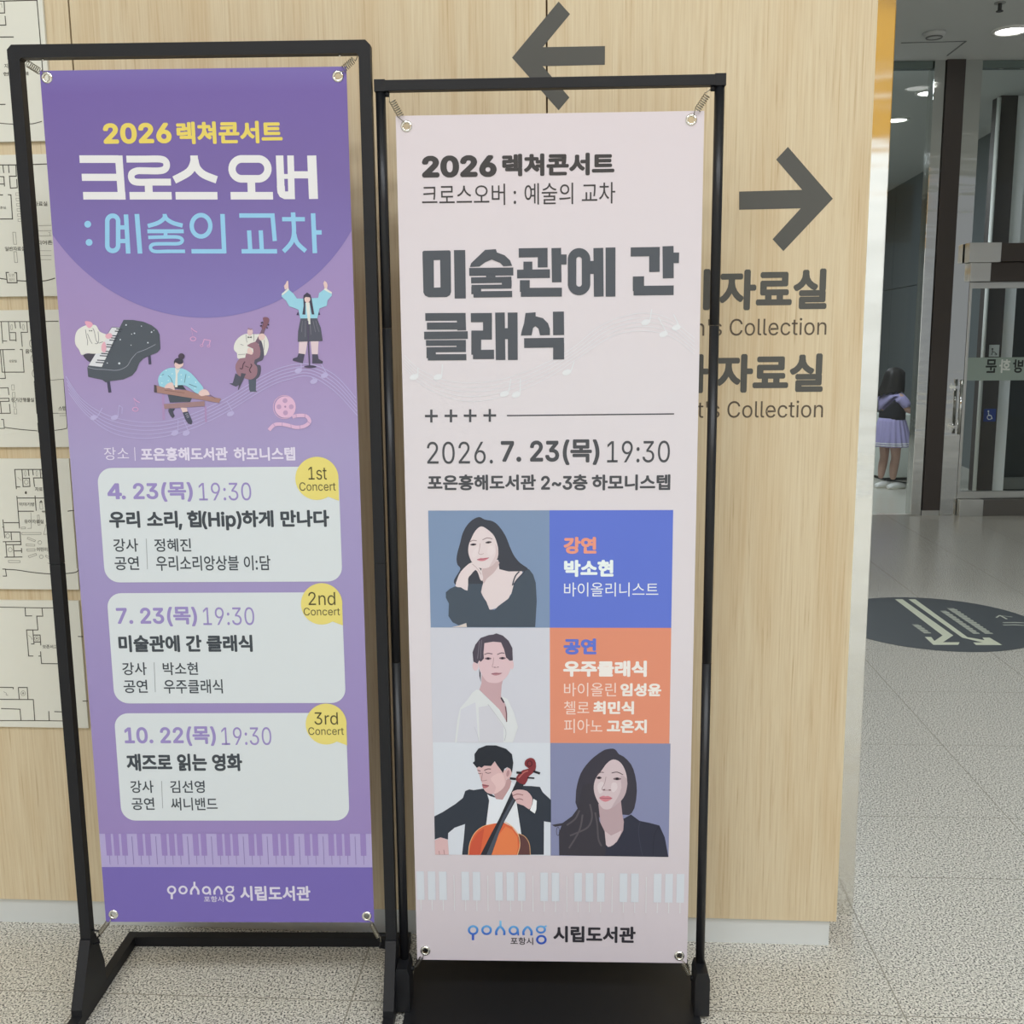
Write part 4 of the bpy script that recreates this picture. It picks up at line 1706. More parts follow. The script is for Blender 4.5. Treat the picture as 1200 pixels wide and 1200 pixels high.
for c, r in (((680, 208), 9), ((778, 306), 9), ((745, 315), 6), ((612, 380), 8), ((978, 292), 9), ((935, 416), 9), ((600, 658), 13), ((460, 654), 7), ((860, 222), 6), ((738, 445), 6), ((1005, 272), 5)):
    a.ellipse(c, r, r, (200, 206, 214), 3, n=10)
a.poly([(200, 215), (265, 205), (330, 215), (372, 285), (450, 320), (470, 350), (425, 400), (440, 440), (395, 530), (300, 545), (220, 540), (160, 560), (130, 500), (85, 430), (85, 330), (120, 260)], CREAM, 4, 3)
a.poly([(200, 165), (268, 172), (290, 210), (250, 245), (212, 212)], (214, 158, 178), 5, 3)
a.poly([(445, 320), (500, 305), (520, 345), (470, 370), (440, 350)], (212, 164, 178), 5, 3)
a.poly([(395, 440), (430, 405), (450, 480), (430, 530), (395, 510)], (212, 164, 178), 5, 3)
for p in ([(205, 262), (215, 330), (230, 400), (228, 445)], [(228, 310), (265, 400), (285, 425)], [(290, 245), (310, 290), (330, 390), (360, 420)], [(352, 285), (360, 380), (345, 425), (315, 425)], [(365, 420), (410, 405)]):
    a.stroke(p, 6, (112, 112, 116), 5, sm=3)
a.poly([(248, 268), (266, 276), (284, 268), (284, 284), (266, 278), (248, 284)], (62, 66, 70), 6)
a.build('pianist_illustration', ba, 'drawn pianist at a dark grand piano')

HAN = (146, 196, 214)
FLESH = (214, 188, 184)
WOODC = (158, 124, 118)
a = Art(PLA, 0.0007)
a.T = Z(175, 405, 12)
a.stroke([(195, 690), (205, 1040)], 34, (164, 136, 178), 0)
a.stroke([(790, 850), (798, 1080)], 26, (164, 136, 178), 0)
a.poly([(260, 690), (430, 700), (600, 740), (575, 790), (290, 800)], (78, 84, 94), 1)
a.poly([(275, 880), (365, 890), (335, 925), (345, 960), (360, 990), (330, 1022), (300, 990), (268, 920)], (74, 76, 88), 1)
a.poly([(440, 870), (530, 875), (540, 930), (470, 940)], FLESH, 1)
a.poly([(470, 940), (545, 925), (580, 1000), (610, 1070), (595, 1108), (545, 1095), (510, 1040)], (74, 76, 92), 2)
for y in (965, 990, 1012):
    a.stroke([(505 + (y - 965) * 0.5, y), (545 + (y - 965) * 0.4, y - 10)], 6, (180, 180, 196), 3)
a.poly([(205, 822), (780, 780), (782, 850), (215, 888)], (150, 122, 126), 2)
a.poly([(340, 530), (460, 545), (520, 620), (345, 600)], (62, 70, 78), 3)
a.poly([(330, 310), (250, 325), (170, 380), (130, 450), (130, 520), (160, 590), (215, 605), (300, 530), (345, 560), (480, 555), (560, 590), (690, 680), (765, 610), (690, 500), (590, 390), (480, 325), (400, 320)], HAN, 4, 3)
a.poly([(70, 550), (160, 575), (300, 615), (520, 625), (720, 690), (1010, 745), (985, 805), (760, 765), (110, 660), (70, 655)], WOODC, 5)
a.poly([(70, 550), (105, 560), (112, 660), (70, 655)], (84, 76, 84), 6)
a.stroke([(215, 625), (500, 665)], 6, (110, 84, 80), 6)
a.stroke([(850, 690), (930, 740)], 6, (110, 84, 80), 6)
a.poly([(215, 590), (250, 540), (320, 515), (345, 560), (360, 625), (290, 600), (235, 600)], FLESH, 6, 2)
a.poly([(690, 670), (760, 610), (830, 640), (850, 695), (790, 700), (735, 710)], FLESH, 6, 2)
a.poly([(365, 310), (400, 345), (440, 320), (400, 400), (400, 585), (360, 585), (375, 420)], CREAM, 6)
a.poly([(360, 235), (470, 230), (478, 280), (440, 310), (400, 330), (365, 300)], FLESH, 5, 2)
a.poly([(355, 265), (350, 220), (380, 180), (450, 175), (480, 215), (470, 250), (420, 262), (370, 235)], (66, 64, 76), 6, 2)
a.ellipse((455, 150), 45, 42, (76, 68, 82), 7)
for p in ([(180, 410), (210, 405)], [(265, 420), (300, 450), (330, 520)], [(520, 400), (505, 470), (498, 520)], [(560, 540), (610, 560), (670, 582)]):
    a.stroke(p, 6, (66, 84, 96), 6)
for c in ((240, 350), (165, 435), (325, 395), (180, 525), (270, 490), (450, 410), (560, 440), (655, 515), (645, 600), (455, 480)):
    a.ellipse(c, 9, 9, (190, 220, 226), 5, n=8)
a.build('zither_player_illustration', ba, 'drawn zither player in a blue jacket')

a = Art(PLA, 0.0007)
a.T = Z(260, 360, 10.9)
BASS = (144, 112, 124)
a.poly([(175, 845), (240, 880), (225, 990), (180, 1015), (95, 975), (140, 970)], (82, 84, 98), 0)
a.poly([(340, 900), (440, 900), (435, 1060), (452, 1080), (360, 1080), (350, 1050)], (84, 92, 104), 0)
a.poly([(290, 345), (360, 340), (440, 345), (540, 345), (590, 420), (600, 500), (570, 600), (540, 615), (505, 560), (400, 600), (310, 655), (205, 655), (195, 590), (155, 540), (165, 460), (215, 390)], CREAM, 1, 3)
a.poly([(505, 430), (530, 520), (540, 600), (520, 675), (455, 700), (450, 735), (495, 745), (500, 820), (475, 890), (420, 930), (380, 900), (420, 680), (480, 560), (470, 440)], (86, 84, 98), 2, 2)
a.poly([(430, 440), (320, 490), (400, 530), (390, 600), (310, 590), (300, 645), (230, 655), (180, 730), (180, 800), (210, 870), (290, 905), (370, 925), (430, 890), (455, 830), (450, 760), (415, 720), (425, 670), (480, 640), (495, 560), (470, 470)], BASS, 3, 2)
a.poly([(545, 200), (575, 210), (540, 330), (470, 470), (430, 440), (500, 310)], (112, 92, 108), 4)
a.poly([(525, 135), (580, 128), (608, 160), (590, 215), (545, 290), (510, 260), (535, 190)], (124, 88, 100), 5, 2)
for p in ([(500, 200), (530, 195)], [(490, 240), (515, 235)], [(585, 222), (606, 225)], [(572, 262), (590, 266)]):
    a.stroke(p, 18, (72, 62, 76), 5)
a.poly([(475, 350), (520, 335), (555, 360), (540, 410), (490, 420), (470, 390)], FLESH, 6, 2)
a.poly([(340, 520), (380, 540), (398, 595), (370, 605), (325, 580)], FLESH, 6, 2)
a.poly([(250, 840), (310, 850), (215, 1055), (208, 1050)], (80, 80, 92), 5)
a.stroke([(230, 780), (262, 785), (275, 730), (298, 695)], 12, (80, 60, 72), 5, sm=3)
a.stroke([(370, 725), (384, 745), (355, 800), (375, 838)], 12, (80, 60, 72), 5, sm=3)
a.stroke([(300, 750), (345, 770)], 8, (80, 60, 72), 5)
a.poly([(330, 290), (380, 280), (400, 320), (365, 365), (330, 340)], (206, 180, 182), 3, 2)
a.stroke([(335, 268), (365, 285), (390, 278)], 14, (150, 120, 134), 4, sm=2)
a.poly([(332, 372), (357, 382), (382, 372), (382, 394), (357, 386), (332, 394)], (58, 60, 70), 5)
for p in ([(310, 350), (318, 430), (325, 450)], [(410, 340), (412, 430)], [(240, 470), (280, 490)], [(210, 605), (300, 600)], [(545, 420), (540, 545)]):
    a.stroke(p, 5, (120, 120, 130), 5)
a.build('bassist_illustration', ba, 'drawn double bass player')

a = Art(PLA, 0.0007)
a.T = Z(320, 320, 10)
a.poly([(305, 800), (405, 800), (380, 955), (300, 945)], (208, 190, 196), 0)
a.poly([(440, 800), (535, 800), (525, 955), (455, 950)], (208, 190, 196), 0)
a.poly([(300, 940), (370, 950), (350, 1058), (230, 1025), (235, 1000), (285, 985)], (78, 76, 92), 1)
a.poly([(460, 950), (525, 952), (535, 1005), (585, 1035), (580, 1060), (460, 1058)], (78, 76, 92), 1)
a.poly([(325, 530), (515, 530), (560, 640), (582, 795), (290, 806), (295, 680)], (84, 86, 98), 2)
for p in ([(345, 560), (335, 690)], [(380, 560), (378, 750)], [(435, 590), (445, 720)], [(470, 560), (498, 690)], [(500, 560), (540, 690)]):
    a.stroke(p, 4, (130, 130, 142), 3)
a.poly([(275, 490), (295, 450), (305, 495)], (70, 62, 90), 2)
a.poly([(528, 490), (540, 450), (555, 490)], (70, 62, 90), 2)
a.poly([(185, 195), (240, 240), (280, 298), (350, 300), (450, 295), (530, 290), (540, 235), (595, 195), (690, 230), (690, 265), (640, 320), (630, 385), (545, 415), (520, 530), (320, 532), (300, 430), (240, 405), (190, 390), (155, 325), (100, 275), (105, 235)], HAN, 3)
a.poly([(100, 250), (180, 170), (190, 195), (110, 262)], CREAM, 4)
a.poly([(690, 225), (610, 170), (595, 195), (690, 245)], CREAM, 4)
a.poly([(140, 195), (130, 150), (150, 125), (165, 90), (180, 95), (182, 150), (185, 175)], FLESH, 5)
a.poly([(605, 175), (590, 120), (605, 90), (630, 110), (640, 140), (635, 185)], FLESH, 5)
a.poly([(355, 300), (360, 260), (400, 228), (440, 255), (455, 310), (470, 400), (485, 485), (455, 485), (430, 350), (380, 350), (380, 488), (345, 485), (360, 380)], (70, 66, 82), 4)
a.ellipse((403, 305), 34, 42, FLESH, 5)
a.poly([(360, 300), (362, 258), (402, 232), (440, 258), (446, 300), (430, 285), (385, 280)], (70, 66, 82), 6)
a.poly([(385, 345), (430, 345), (440, 600), (415, 600), (395, 440)], CREAM, 6)
a.stroke([(408, 560), (415, 800), (430, 1090)], 16, (84, 78, 100), 7)
a.ellipse((438, 1096), 72, 14, (78, 72, 92), 7)
a.build('singer_illustration', ba, 'drawn singer with both arms raised')

a = Art(PLA, 0.0007)
a.T = Z(300, 450, 15)
REEL = (206, 172, 200)
a.ring((500, 405), 195, 205, 12, REEL, 0)
a.ellipse((515, 405), 185, 190, (210, 174, 200), 1, n=32)
for c in ((512, 292), (405, 400), (622, 400), (520, 505)):
    a.ellipse(c, 42, 42, (178, 148, 180), 2)
a.ellipse((516, 398), 18, 18, (160, 130, 164), 2)
film = smooth([(640, 580), (720, 556), (860, 556), (930, 610), (935, 680), (840, 745), (700, 760), (560, 725), (430, 705), (320, 720), (230, 810)], 4, False)
a.stroke(film, 62, REEL, 1)
for p in ([(705, 520), (712, 585)], [(860, 520), (862, 590)], [(900, 650), (960, 700)], [(770, 725), (780, 790)], [(612, 700), (622, 775)], [(462, 675), (460, 740)], [(300, 690), (345, 755)]):
    a.stroke(p, 12, (176, 148, 184), 2)
a.build('film_reel_illustration', ba, 'pink film reel')

# venue line
LILW = (214, 208, 226)
a = Art(PLA, 0.0006)
a.text('장소', (122, 524, 151, 539), LILW, 0, 0.0)
a.stroke([(157.8, 524), (158.6, 540)], 0.9, LILW)
a.text('포은흥해도서관', (165, 524, 267, 540), LILW, 0, 0.038)
a.text('하모니스텝', (274, 524, 346, 540), LILW, 0, 0.034)
a.build('venue_lettering', ba, 'pale venue line')

# three concert cards
CARD = (203, 210, 213)
INKD = (66, 72, 78)
PUR = (146, 134, 186)


def rounded(x0, y0, x1, y1, r, n=8):
    pts = []
    for cx_, cy_, s0 in ((x1 - r, y1 - r, 0), (x0 + r, y1 - r, 1), (x0 + r, y0 + r, 2), (x1 - r, y0 + r, 3)):
        for k in range(n + 1):
            an = math.pi / 2 * (s0 + k / n)
            pts.append((cx_ + r * math.cos(an), cy_ + r * math.sin(an)))
    return pts


def card(edges, items, badge, label):
    (xl, ym), (xr, _), (xm, yt), (_, yb) = edges
    u0, u1 = PLA.uv(xl, ym)[0], PLA.uv(xr, ym)[0]
    v1, v0 = PLA.uv(xm, yt)[1], PLA.uv(xm, yb)[1]
    ar = Art(PLA, 0.0006)
    ar.uvpoly(rounded(u0, v0, u1, v1, 0.031), CARD, 0)
    for s_, bx, c_, bo in items:
        if s_ == '|':
            ar.stroke([(bx[0], bx[1]), (bx[2], bx[3])], 0.7, (150, 154, 158), 2)
        else:
            ar.text(s_, bx, c_, 2, bo)
    cd_ = ar.build('concert_card', ba, label)
    (bx, by), rr2, word, wb, cb = badge
    ar = Art(PLA, 0.0010)
    ar.ellipse((bx, by), rr2, rr2, (217, 204, 118), 0, n=40)
    ar.poly([(bx + rr2 - 0.3, by - 1), (bx + rr2 + 0.6, by + rr2 + 1), (bx + rr2 * 0.45, by + rr2 * 0.82)], (217, 204, 118), 1)
    ar.text(word, wb, (84, 78, 52), 3, 0.0)
    ar.text('Concert', cb, (92, 86, 62), 3, 0.0)
    ar.build('badge', cd_, 'round yellow badge reading ' + word + ' Concert')


card(((118.5, 615), (399, 615), (255, 547.5), (255, 682)),
     [('4. 23(목)', (126, 565, 226, 588), PUR, 0.034), ('19:30', (233, 565.5, 294.5, 586.5), PUR, 0.0), ('우리 소리, 힙(Hip)하게 만나다', (128, 598, 386, 621.5), INKD, 0.04),
      ('강사', (133, 631, 162, 646.5), INKD, 0.012), ('정혜진', (181, 631, 224, 646.5), INKD, 0.012), ('공연', (134.5, 652, 163, 668), INKD, 0.012), ('우리소리앙상블 이:담', (183, 651, 317, 668.5), INKD, 0.012), ('|', (171.5, 631, 173, 667), 0, 0)],
     ((371.5, 560.5), 25.3, '1st', (361.5, 547, 383, 562), (351, 565, 393.5, 575)), 'upper white card with the first concert')
card(((129.8, 760), (403, 760), (265, 694.5), (265, 824)),
     [('7. 23(목)', (136.5, 711, 231, 734), PUR, 0.034), ('19:30', (238, 711.5, 298, 732.5), PUR, 0.0), ('미술관에 간 클래식', (139, 744, 296, 764), INKD, 0.04),
      ('강사', (143.5, 776, 172, 791), INKD, 0.012), ('박소현', (191, 776, 232, 791), INKD, 0.012), ('공연', (145, 796.5, 173, 812), INKD, 0.012), ('우주클래식', (192, 796, 261, 812.5), INKD, 0.012), ('|', (180.8, 776, 182.2, 811), 0, 0)],
     ((377, 707.5), 24.3, '2nd', (361.5, 693.5, 393, 709), (356, 712, 398.5, 721)), 'middle white card with the second concert')
card(((138.3, 900), (407.5, 900), (272, 835.5), (272, 961.5)),
     [('10. 22(목)', (146, 851, 253, 874), PUR, 0.034), ('19:30', (259.5, 852, 318, 873), PUR, 0.0), ('재즈로 읽는 영화', (148.5, 883, 284, 903.5), INKD, 0.04),
      ('강사', (153, 914.5, 180, 929), INKD, 0.012), ('김선영', (199.5, 914.5, 240, 929), INKD, 0.012), ('공연', (154.5, 934.5, 181, 949), INKD, 0.012), ('써니밴드', (200.5, 934.5, 255, 949.5), INKD, 0.012), ('|', (189.5, 915, 190.8, 947), 0, 0)],
     ((382.3, 848.3), 24.0, '3rd', (368.5, 834.5, 396, 849), (361.5, 852, 403, 861)), 'lower white card with the third concert')

# keyboard band, footer
a = Art(PLA, 0.0006)
vt, vm, vb = PLA.uv(270, 977)[1], PLA.uv(270, 1002.5)[1], PLA.uv(270, 1016)[1]
KEYL = (168, 158, 200)
a.rect_uv(-BW, vb - 0.004, BW, vt, KEYL, 0)
p0, p1 = PLA.uv(127.5, 990)[0], PLA.uv(433, 1000)[0]
st_ = (PLA.uv(110 + 1110 / 6.667, 990)[0] - PLA.uv(110 + 118 / 6.667, 990)[0]) / 16
u = p0
k = 0
while u < BW - 0.004:
    if k % 7 in (3, 6):
        a.rect_uv(u - 0.0007, vb + 0.006, u + 0.0007, vt - 0.006, (128, 116, 168), 2)
    else:
        a.rect_uv(u - 0.0062, vm, u + 0.0062, vt + 0.0006, (145, 126, 182), 2)
        a.rect_uv(u - 0.0006, vb + 0.006, u + 0.0006, vm, (128, 116, 168), 2)
    u += st_
    k += 1
a.build('keyboard_print', ba, 'row of pale piano keys')
a = Art(PLA, 0.0006)
hl = [[(u + hole_r * math.cos(2 * math.pi * k / 20), v + hole_r * math.sin(2 * math.pi * k / 20)) for k in range(20)] for u, v in GAl[2:]]
a.loops([[(-BW, 0.0003), (BW, 0.0003), (BW, vb), (-BW, vb)]] + hl, (113, 100, 170), 3)
a.build('footer_band_print', ba, 'deep violet footer band')


def logo(a, m, lm, dx=0):
    pass


a = Art(PLA, 0.0011)
a.T = Z(180, 1020, 6)
LW = (206, 202, 218)
for c in ((128, 136), (208, 136)):
    a.ring(c, 25, 24, 14, LW)
a.stroke([(129, 160), (129, 200)], 16, LW, 1)
a.stroke(smooth([(266, 168), (266, 140), (290, 112), (314, 140), (315, 168)], 5, False), 16, LW)
a.stroke([(288, 106), (288, 78)], 14, LW, 1)
a.ring((372, 138), 24, 23, 14, LW)
a.stroke([(398, 140), (400, 170)], 12, LW, 1)
a.stroke(smooth([(430, 168), (430, 140), (454, 114), (478, 140), (478, 168)], 5, False), 15, LW)
a.ring((536, 132), 24, 20, 13, LW)
a.ring((539, 192), 26, 23, 14, LW)
a.stroke([(550, 118), (566, 112)], 10, LW, 1)
a.text('포항시', (355, 179, 492, 220), LW, 2, 0.01)
a.text('시립도서관', (609, 107, 1103, 212), LW, 2, 0.034)
a.build('logo_print', ba, 'pale library logo')
# ------------------------------------------------------------------ banner B: pale pink recital banner
zb0 = 1.48 - 1.37074892
bb = thing('hanging_banner', (PBN.o.x, PBN.o.y, zb0), PBN.yaw, 'pale pink banner with big dark Korean title and four musician portraits', 'banner')
PLB = Plane(PBN.o.x, PBN.o.y, zb0, PBN.yaw)
GBl = [(u, v - zb0) for u, v in GB]
sheet(bb, GBl, grad_mat('pale_pink_print', 0, 1.8, [(0.0, (198, 190, 197)), (0.15, (200, 193, 199)), (0.4, (208, 203, 208)), (0.7, (208, 203, 207)), (1.0, (207, 198, 202))]))
for g_ in GBl:
    grommet(bb, *g_)
DKT = (66, 64, 64)
a = Art(PLB, 0.0005)
a.text('2026', (494.5, 182, 582, 208), DKT, 0, 0.045)
a.text('렉쳐콘서트', (588.5, 179.5, 720, 206), DKT, 0, 0.046)
a.text('크로스오버 : 예술의 교차', (494.5, 215, 721, 240), DKT, 0, 0.0)
a.build('heading_lettering', bb, 'dark heading lettering')

TD = (80, 84, 90)
a = Art(PLB, 0.0007)
a.T = Z(480, 270, 3.636)


def bars(a, lst, m):
    for p, wd in lst:
        a.stroke(p, wd, m)


a.poly([(55, 92), (60, 87), (170, 85), (175, 90), (177, 262), (172, 276), (158, 284), (82, 285), (66, 278), (59, 264)], TD, 0, holes=[[(103, 127), (130, 126), (132, 243), (104, 244)]])
bars(a, [([(213, 84), (216, 290)], 48), ([(254, 177), (442, 175)], 33)], TD)
a.poly([(322, 83), (368, 80), (372, 94), (405, 106), (428, 128), (437, 151), (400, 153), (385, 138), (350, 124), (322, 136), (298, 154), (257, 156), (262, 140)], TD, 1)
bars(a, [([(262, 213), (434, 210)], 25), ([(414, 213), (414, 240)], 42), ([(264, 241), (434, 239)], 17), ([(284, 240), (284, 272)], 42), ([(272, 273), (437, 271)], 26), ([(428, 185), (428, 200)], 0.1)], TD)
a.stroke([(346, 188), (346, 204)], 40, TD, 2)
bars(a, [([(465, 96), (588, 94)], 38), ([(567, 92), (567, 158)], 42), ([(504, 133), (504, 186)], 38), ([(458, 186), (598, 184)], 36), ([(625, 75), (627, 221)], 41), ([(640, 124), (669, 124)], 42),
         ([(491, 212), (491, 262)], 42), ([(474, 264), (649, 263)], 37)], TD)
a.ring((722, 176), 30, 82, 36, TD, 1, rr=30)
bars(a, [([(760, 158), (800, 158)], 54), ([(804, 75), (806, 282)], 42), ([(856, 73), (856, 282)], 42),
         ([(942, 92), (1066, 90)], 38), ([(1043, 88), (1043, 177)], 45), ([(1101, 67), (1102, 204)], 47), ([(1118, 117), (1148, 117)], 44), ([(975, 196), (975, 258)], 48), ([(954, 257), (1125, 255)], 40)], TD)
# second row
bars(a, [([(67, 369), (239, 368)], 32), ([(220, 368), (222, 426)], 38), ([(74, 408), (239, 407)], 30), ([(62, 448), (248, 446)], 32),
         ([(70, 480), (240, 479)], 24), ([(220, 479), (220, 512)], 40), ([(72, 509), (240, 507)], 22), ([(92, 508), (92, 545)], 40), ([(78, 541), (242, 540)], 26),
         ([(261, 372), (351, 371)], 38), ([(332, 370), (332, 446)], 38), ([(264, 446), (351, 446)], 38), ([(284, 430), (284, 530)], 42), ([(270, 529), (360, 528)], 39),
         ([(385, 350), (388, 552)], 41), ([(395, 440), (430, 440)], 46), ([(439, 350), (440, 552)], 42),
         ([(634, 346), (635, 446)], 47), ([(488, 480), (658, 478)], 41), ([(635, 480), (635, 550)], 47)], TD)
a.poly([(494, 352), (537, 349), (537, 366), (568, 374), (590, 396), (598, 420), (598, 446), (556, 447), (549, 418), (536, 408), (526, 416), (520, 447), (474, 448), (478, 428), (488, 395)], TD, 1)
a.build('title_lettering', bb, 'large dark title lettering')

# faint stave
FST = (213, 213, 217)
top = [(45, 215), (100, 265), (200, 310), (320, 320), (440, 300), (560, 255), (680, 190), (780, 110), (870, 70), (960, 55), (1050, 75), (1148, 150)]
bot = [(45, 262), (130, 340), (250, 385), (360, 385), (480, 350), (600, 295), (720, 215), (820, 150), (900, 125), (990, 125), (1070, 150), (1148, 210)]
a = Art(PLB, 0.0004)
a.T = Z(460, 350, 3.243)
for k in range(5):
    f_ = k / 4
    a.stroke(smooth([(p[0] + (q[0] - p[0]) * f_, p[1] + (q[1] - p[1]) * f_) for p, q in zip(top, bot)], 6, False), 2.6, FST)
for x, y, hx, hy in ((82, 298, 96, 262), (172, 298, 190, 250), (425, 362, 450, 305), (470, 365, 486, 305), (662, 280, 690, 240), (962, 90, 985, 40), (1030, 135, 1010, 70), (1078, 110, 1068, 60)):
    note(a, x, y, hx, hy, (213, 216, 219), 17, 11, 4)
a.build('stave_print', bb, 'faint music stave')

DT = (76, 78, 82)
a = Art(PLB, 0.0005)
for x, y in ((505.5, 487.5), (528.5, 487.3), (551, 487.1), (574, 486.8)):
    a.stroke([(x - 7.5, y), (x + 7.5, y)], 2.7, DT)
    a.stroke([(x, y - 7.5), (x, y + 7.5)], 2.7, DT, 1)
a.stroke([(594, 487), (790, 485)], 1.4, DT)
a.text('2026.', (500.5, 517.5, 577.5, 543.5), DT, 0, 0.0)
a.text('7. 23(목)', (587, 515, 702.5, 545), DT, 0, 0.035)
a.text('19:30', (711.5, 516.5, 785, 542), DT, 0, 0.0)
a.text('포은흥해도서관', (501, 556, 628, 574.5), DT, 0, 0.034)
a.text('2~3층', (634, 556, 688.5, 574.5), DT, 0, 0.034)
a.text('하모니스텝', (693.5, 556, 785.5, 574.5), DT, 0, 0.034)
a.build('date_lettering', bb, 'dark date and venue lines')

# colour panels with names
BLU, ORA = (94, 114, 200), (212, 138, 112)
a = Art(PLB, 0.0005)
ul, uc, ur = PLB.uv(504, 700)[0], PLB.uv(644.3, 735)[0], PLB.uv(786.6, 735)[0]
v0, v1, v2, v3 = PLB.uv(644, 598)[1], PLB.uv(644, 735.5)[1], PLB.uv(644, 870.5)[1], PLB.uv(644, 1002.5)[1]
a.rect_uv(uc, v1, ur, v0, BLU, 0)
a.text('강연', (660.5, 629, 699, 649), (222, 148, 128), 2, 0.05)
a.text('박소현', (661, 656, 719, 676), (222, 232, 236), 2, 0.05)
a.text('바이올리니스트', (661, 682.5, 771.5, 699), (222, 226, 236), 2, 0.0)
a.build('lecturer_panel_print', bb, 'blue panel with a name')
a = Art(PLB, 0.0005)
a.rect_uv(uc, v2, ur, v1, ORA, 0)
a.text('공연', (660.5, 748, 699, 767), BLU, 2, 0.05)
a.text('우주클래식', (660, 774, 758, 793), (226, 222, 218), 2, 0.05)
a.text('바이올린', (661, 800, 722, 816), (230, 206, 196), 2, 0.0)
a.text('임성윤', (727, 800.5, 775, 816), (226, 220, 214), 2, 0.046)
a.text('첼로', (661, 821.5, 690.5, 837), (230, 206, 196), 2, 0.0)
a.text('최민식', (695, 821.5, 743, 837), (226, 220, 214), 2, 0.046)
a.text('피아노', (661, 842.5, 706, 859), (230, 206, 196), 2, 0.0)
a.text('고은지', (711, 843, 758, 859), (226, 220, 214), 2, 0.046)
a.build('performer_panel_print', bb, 'orange panel with names')

HAIRC = (64, 67, 76)
# portrait 1
a = Art(PLB, 0.0005)
a.rect_uv(ul, v1, uc, v0, (122, 142, 172), 0)
a.T = Z(500, 600, 8.219)
SK, SKD, SKL = (214, 202, 204), (192, 172, 174), (217, 206, 208)
a.poly([(505, 48), (440, 76), (385, 133), (345, 210), (322, 300), (297, 390), (288, 450), (296, 505), (325, 545), (290, 610), (262, 665), (290, 705), (420, 720), (560, 700), (700, 590), (850, 585), (980, 555), (900, 490), (842, 420), (800, 330), (760, 230), (700, 140), (640, 90), (560, 72)], HAIRC, 1, 3)
a.poly([(540, 480), (690, 460), (700, 550), (790, 572), (920, 570), (930, 640), (800, 805), (790, 840), (690, 920), (600, 945), (560, 840), (520, 770), (545, 680), (520, 600)], SK, 2)
a.poly([(545, 520), (690, 470), (690, 520), (640, 590), (580, 640), (550, 690), (540, 620)], SKD, 3, 2)
a.poly([(525, 138), (470, 180), (432, 250), (405, 320), (402, 390), (420, 450), (450, 500), (500, 533), (545, 543), (600, 532), (650, 498), (684, 440), (690, 370), (680, 310), (650, 230), (590, 170)], SK, 4, 3)
a.poly([(470, 350), (440, 400), (450, 440), (500, 400), (500, 330)], SKL, 5, 3)
a.poly([(600, 330), (640, 330), (660, 380), (620, 420), (580, 390)], SKL, 5, 3)
a.poly([(660, 300), (690, 370), (684, 440), (650, 498), (600, 532), (640, 460), (668, 390)], (204, 188, 190), 5, 2)
for (cx_, cy_), rot in (((450, 312), -0.08), ((596, 291), -0.12)):
    a.ellipse((cx_, cy_), 30, 10, (90, 80, 84), 6, rot)
    a.ellipse((cx_ - 2, cy_ + 1), 12, 10, (44, 42, 50), 7, n=14)
a.stroke([(410, 290), (445, 272), (482, 276)], 7, (138, 120, 122), 6, sm=3)
a.stroke([(538, 268), (585, 248), (634, 258)], 7, (138, 120, 122), 6, sm=3)
a.stroke([(516, 300), (508, 360), (500, 395), (520, 408), (550, 398)], 5, (176, 154, 156), 6, sm=3)
a.poly([(485, 458), (520, 442), (540, 444), (600, 438), (570, 462), (535, 472), (505, 468)], (196, 128, 140), 6, 2)
a.stroke([(485, 456), (540, 452), (602, 438)], 4, (140, 84, 96), 7, sm=3)
a.poly([(985, 548), (935, 572), (880, 635), (838, 700), (815, 790), (785, 835), (690, 905), (655, 942), (605, 938), (575, 860), (545, 820), (524, 770), (540, 690), (400, 690), (330, 720), (280, 712), (225, 738), (185, 772), (186, 825), (215, 880), (210, 1000), (250, 1060), (310, 1090), (380, 1066), (388, 1107), (1045, 1107), (1060, 860), (1050, 680), (1025, 600)], (72, 82, 94), 5)
a.poly([(432, 485), (380, 520), (330, 572), (300, 632), (278, 714), (330, 724), (394, 756), (400, 640), (425, 605), (470, 556), (497, 590), (512, 640), (530, 662), (545, 640), (535, 590), (520, 555), (478, 510)], SK, 6, 2)
a.stroke([(440, 500), (470, 525), (500, 560), (525, 600)], 5, (176, 156, 158), 7, sm=3)
a.poly([(240, 1107), (310, 1093), (382, 1068), (388, 1107)], (206, 196, 190), 6)
a.stroke([(892, 572), (852, 620), (826, 706)], 12, (60, 66, 78), 6, sm=3)
a.stroke([(945, 572), (870, 650), (838, 700)], 10, (60, 66, 78), 6, sm=3)
a.build('portrait_print', bb, 'portrait of a long-haired woman resting her chin on her hand')

# portrait 2
a = Art(PLB, 0.0005)
a.rect_uv(PLB.uv(505.5, 800)[0], v2, uc, v1, (196, 198, 208), 0)
a.T = Z(500, 735, 8.219)
SK, SKD = (208, 182, 188), (188, 158, 164)
a.poly([(505, 400), (520, 440), (522, 530), (508, 470)], (70, 64, 76), 1)
a.ellipse((470, 372), 28, 46, SK, 1)
a.ellipse((822, 362), 17, 44, SK, 1)
a.poly([(530, 450), (745, 470), (722, 560), (716, 660), (760, 750), (774, 910), (640, 730), (508, 602), (528, 540)], SKD, 2)
a.poly([(545, 150), (640, 130), (740, 140), (800, 240), (818, 320), (812, 380), (795, 435), (758, 490), (700, 530), (640, 536), (580, 520), (535, 460), (500, 360), (510, 240)], SK, 3, 3)
a.poly([(450, 330), (442, 240), (470, 165), (520, 102), (600, 74), (640, 70), (672, 58), (735, 80), (790, 130), (826, 200), (830, 318), (800, 322), (765, 290), (745, 210), (716, 145), (640, 138), (556, 152), (548, 250), (552, 300), (522, 332), (505, 318), (490, 350)], (78, 72, 84), 4)
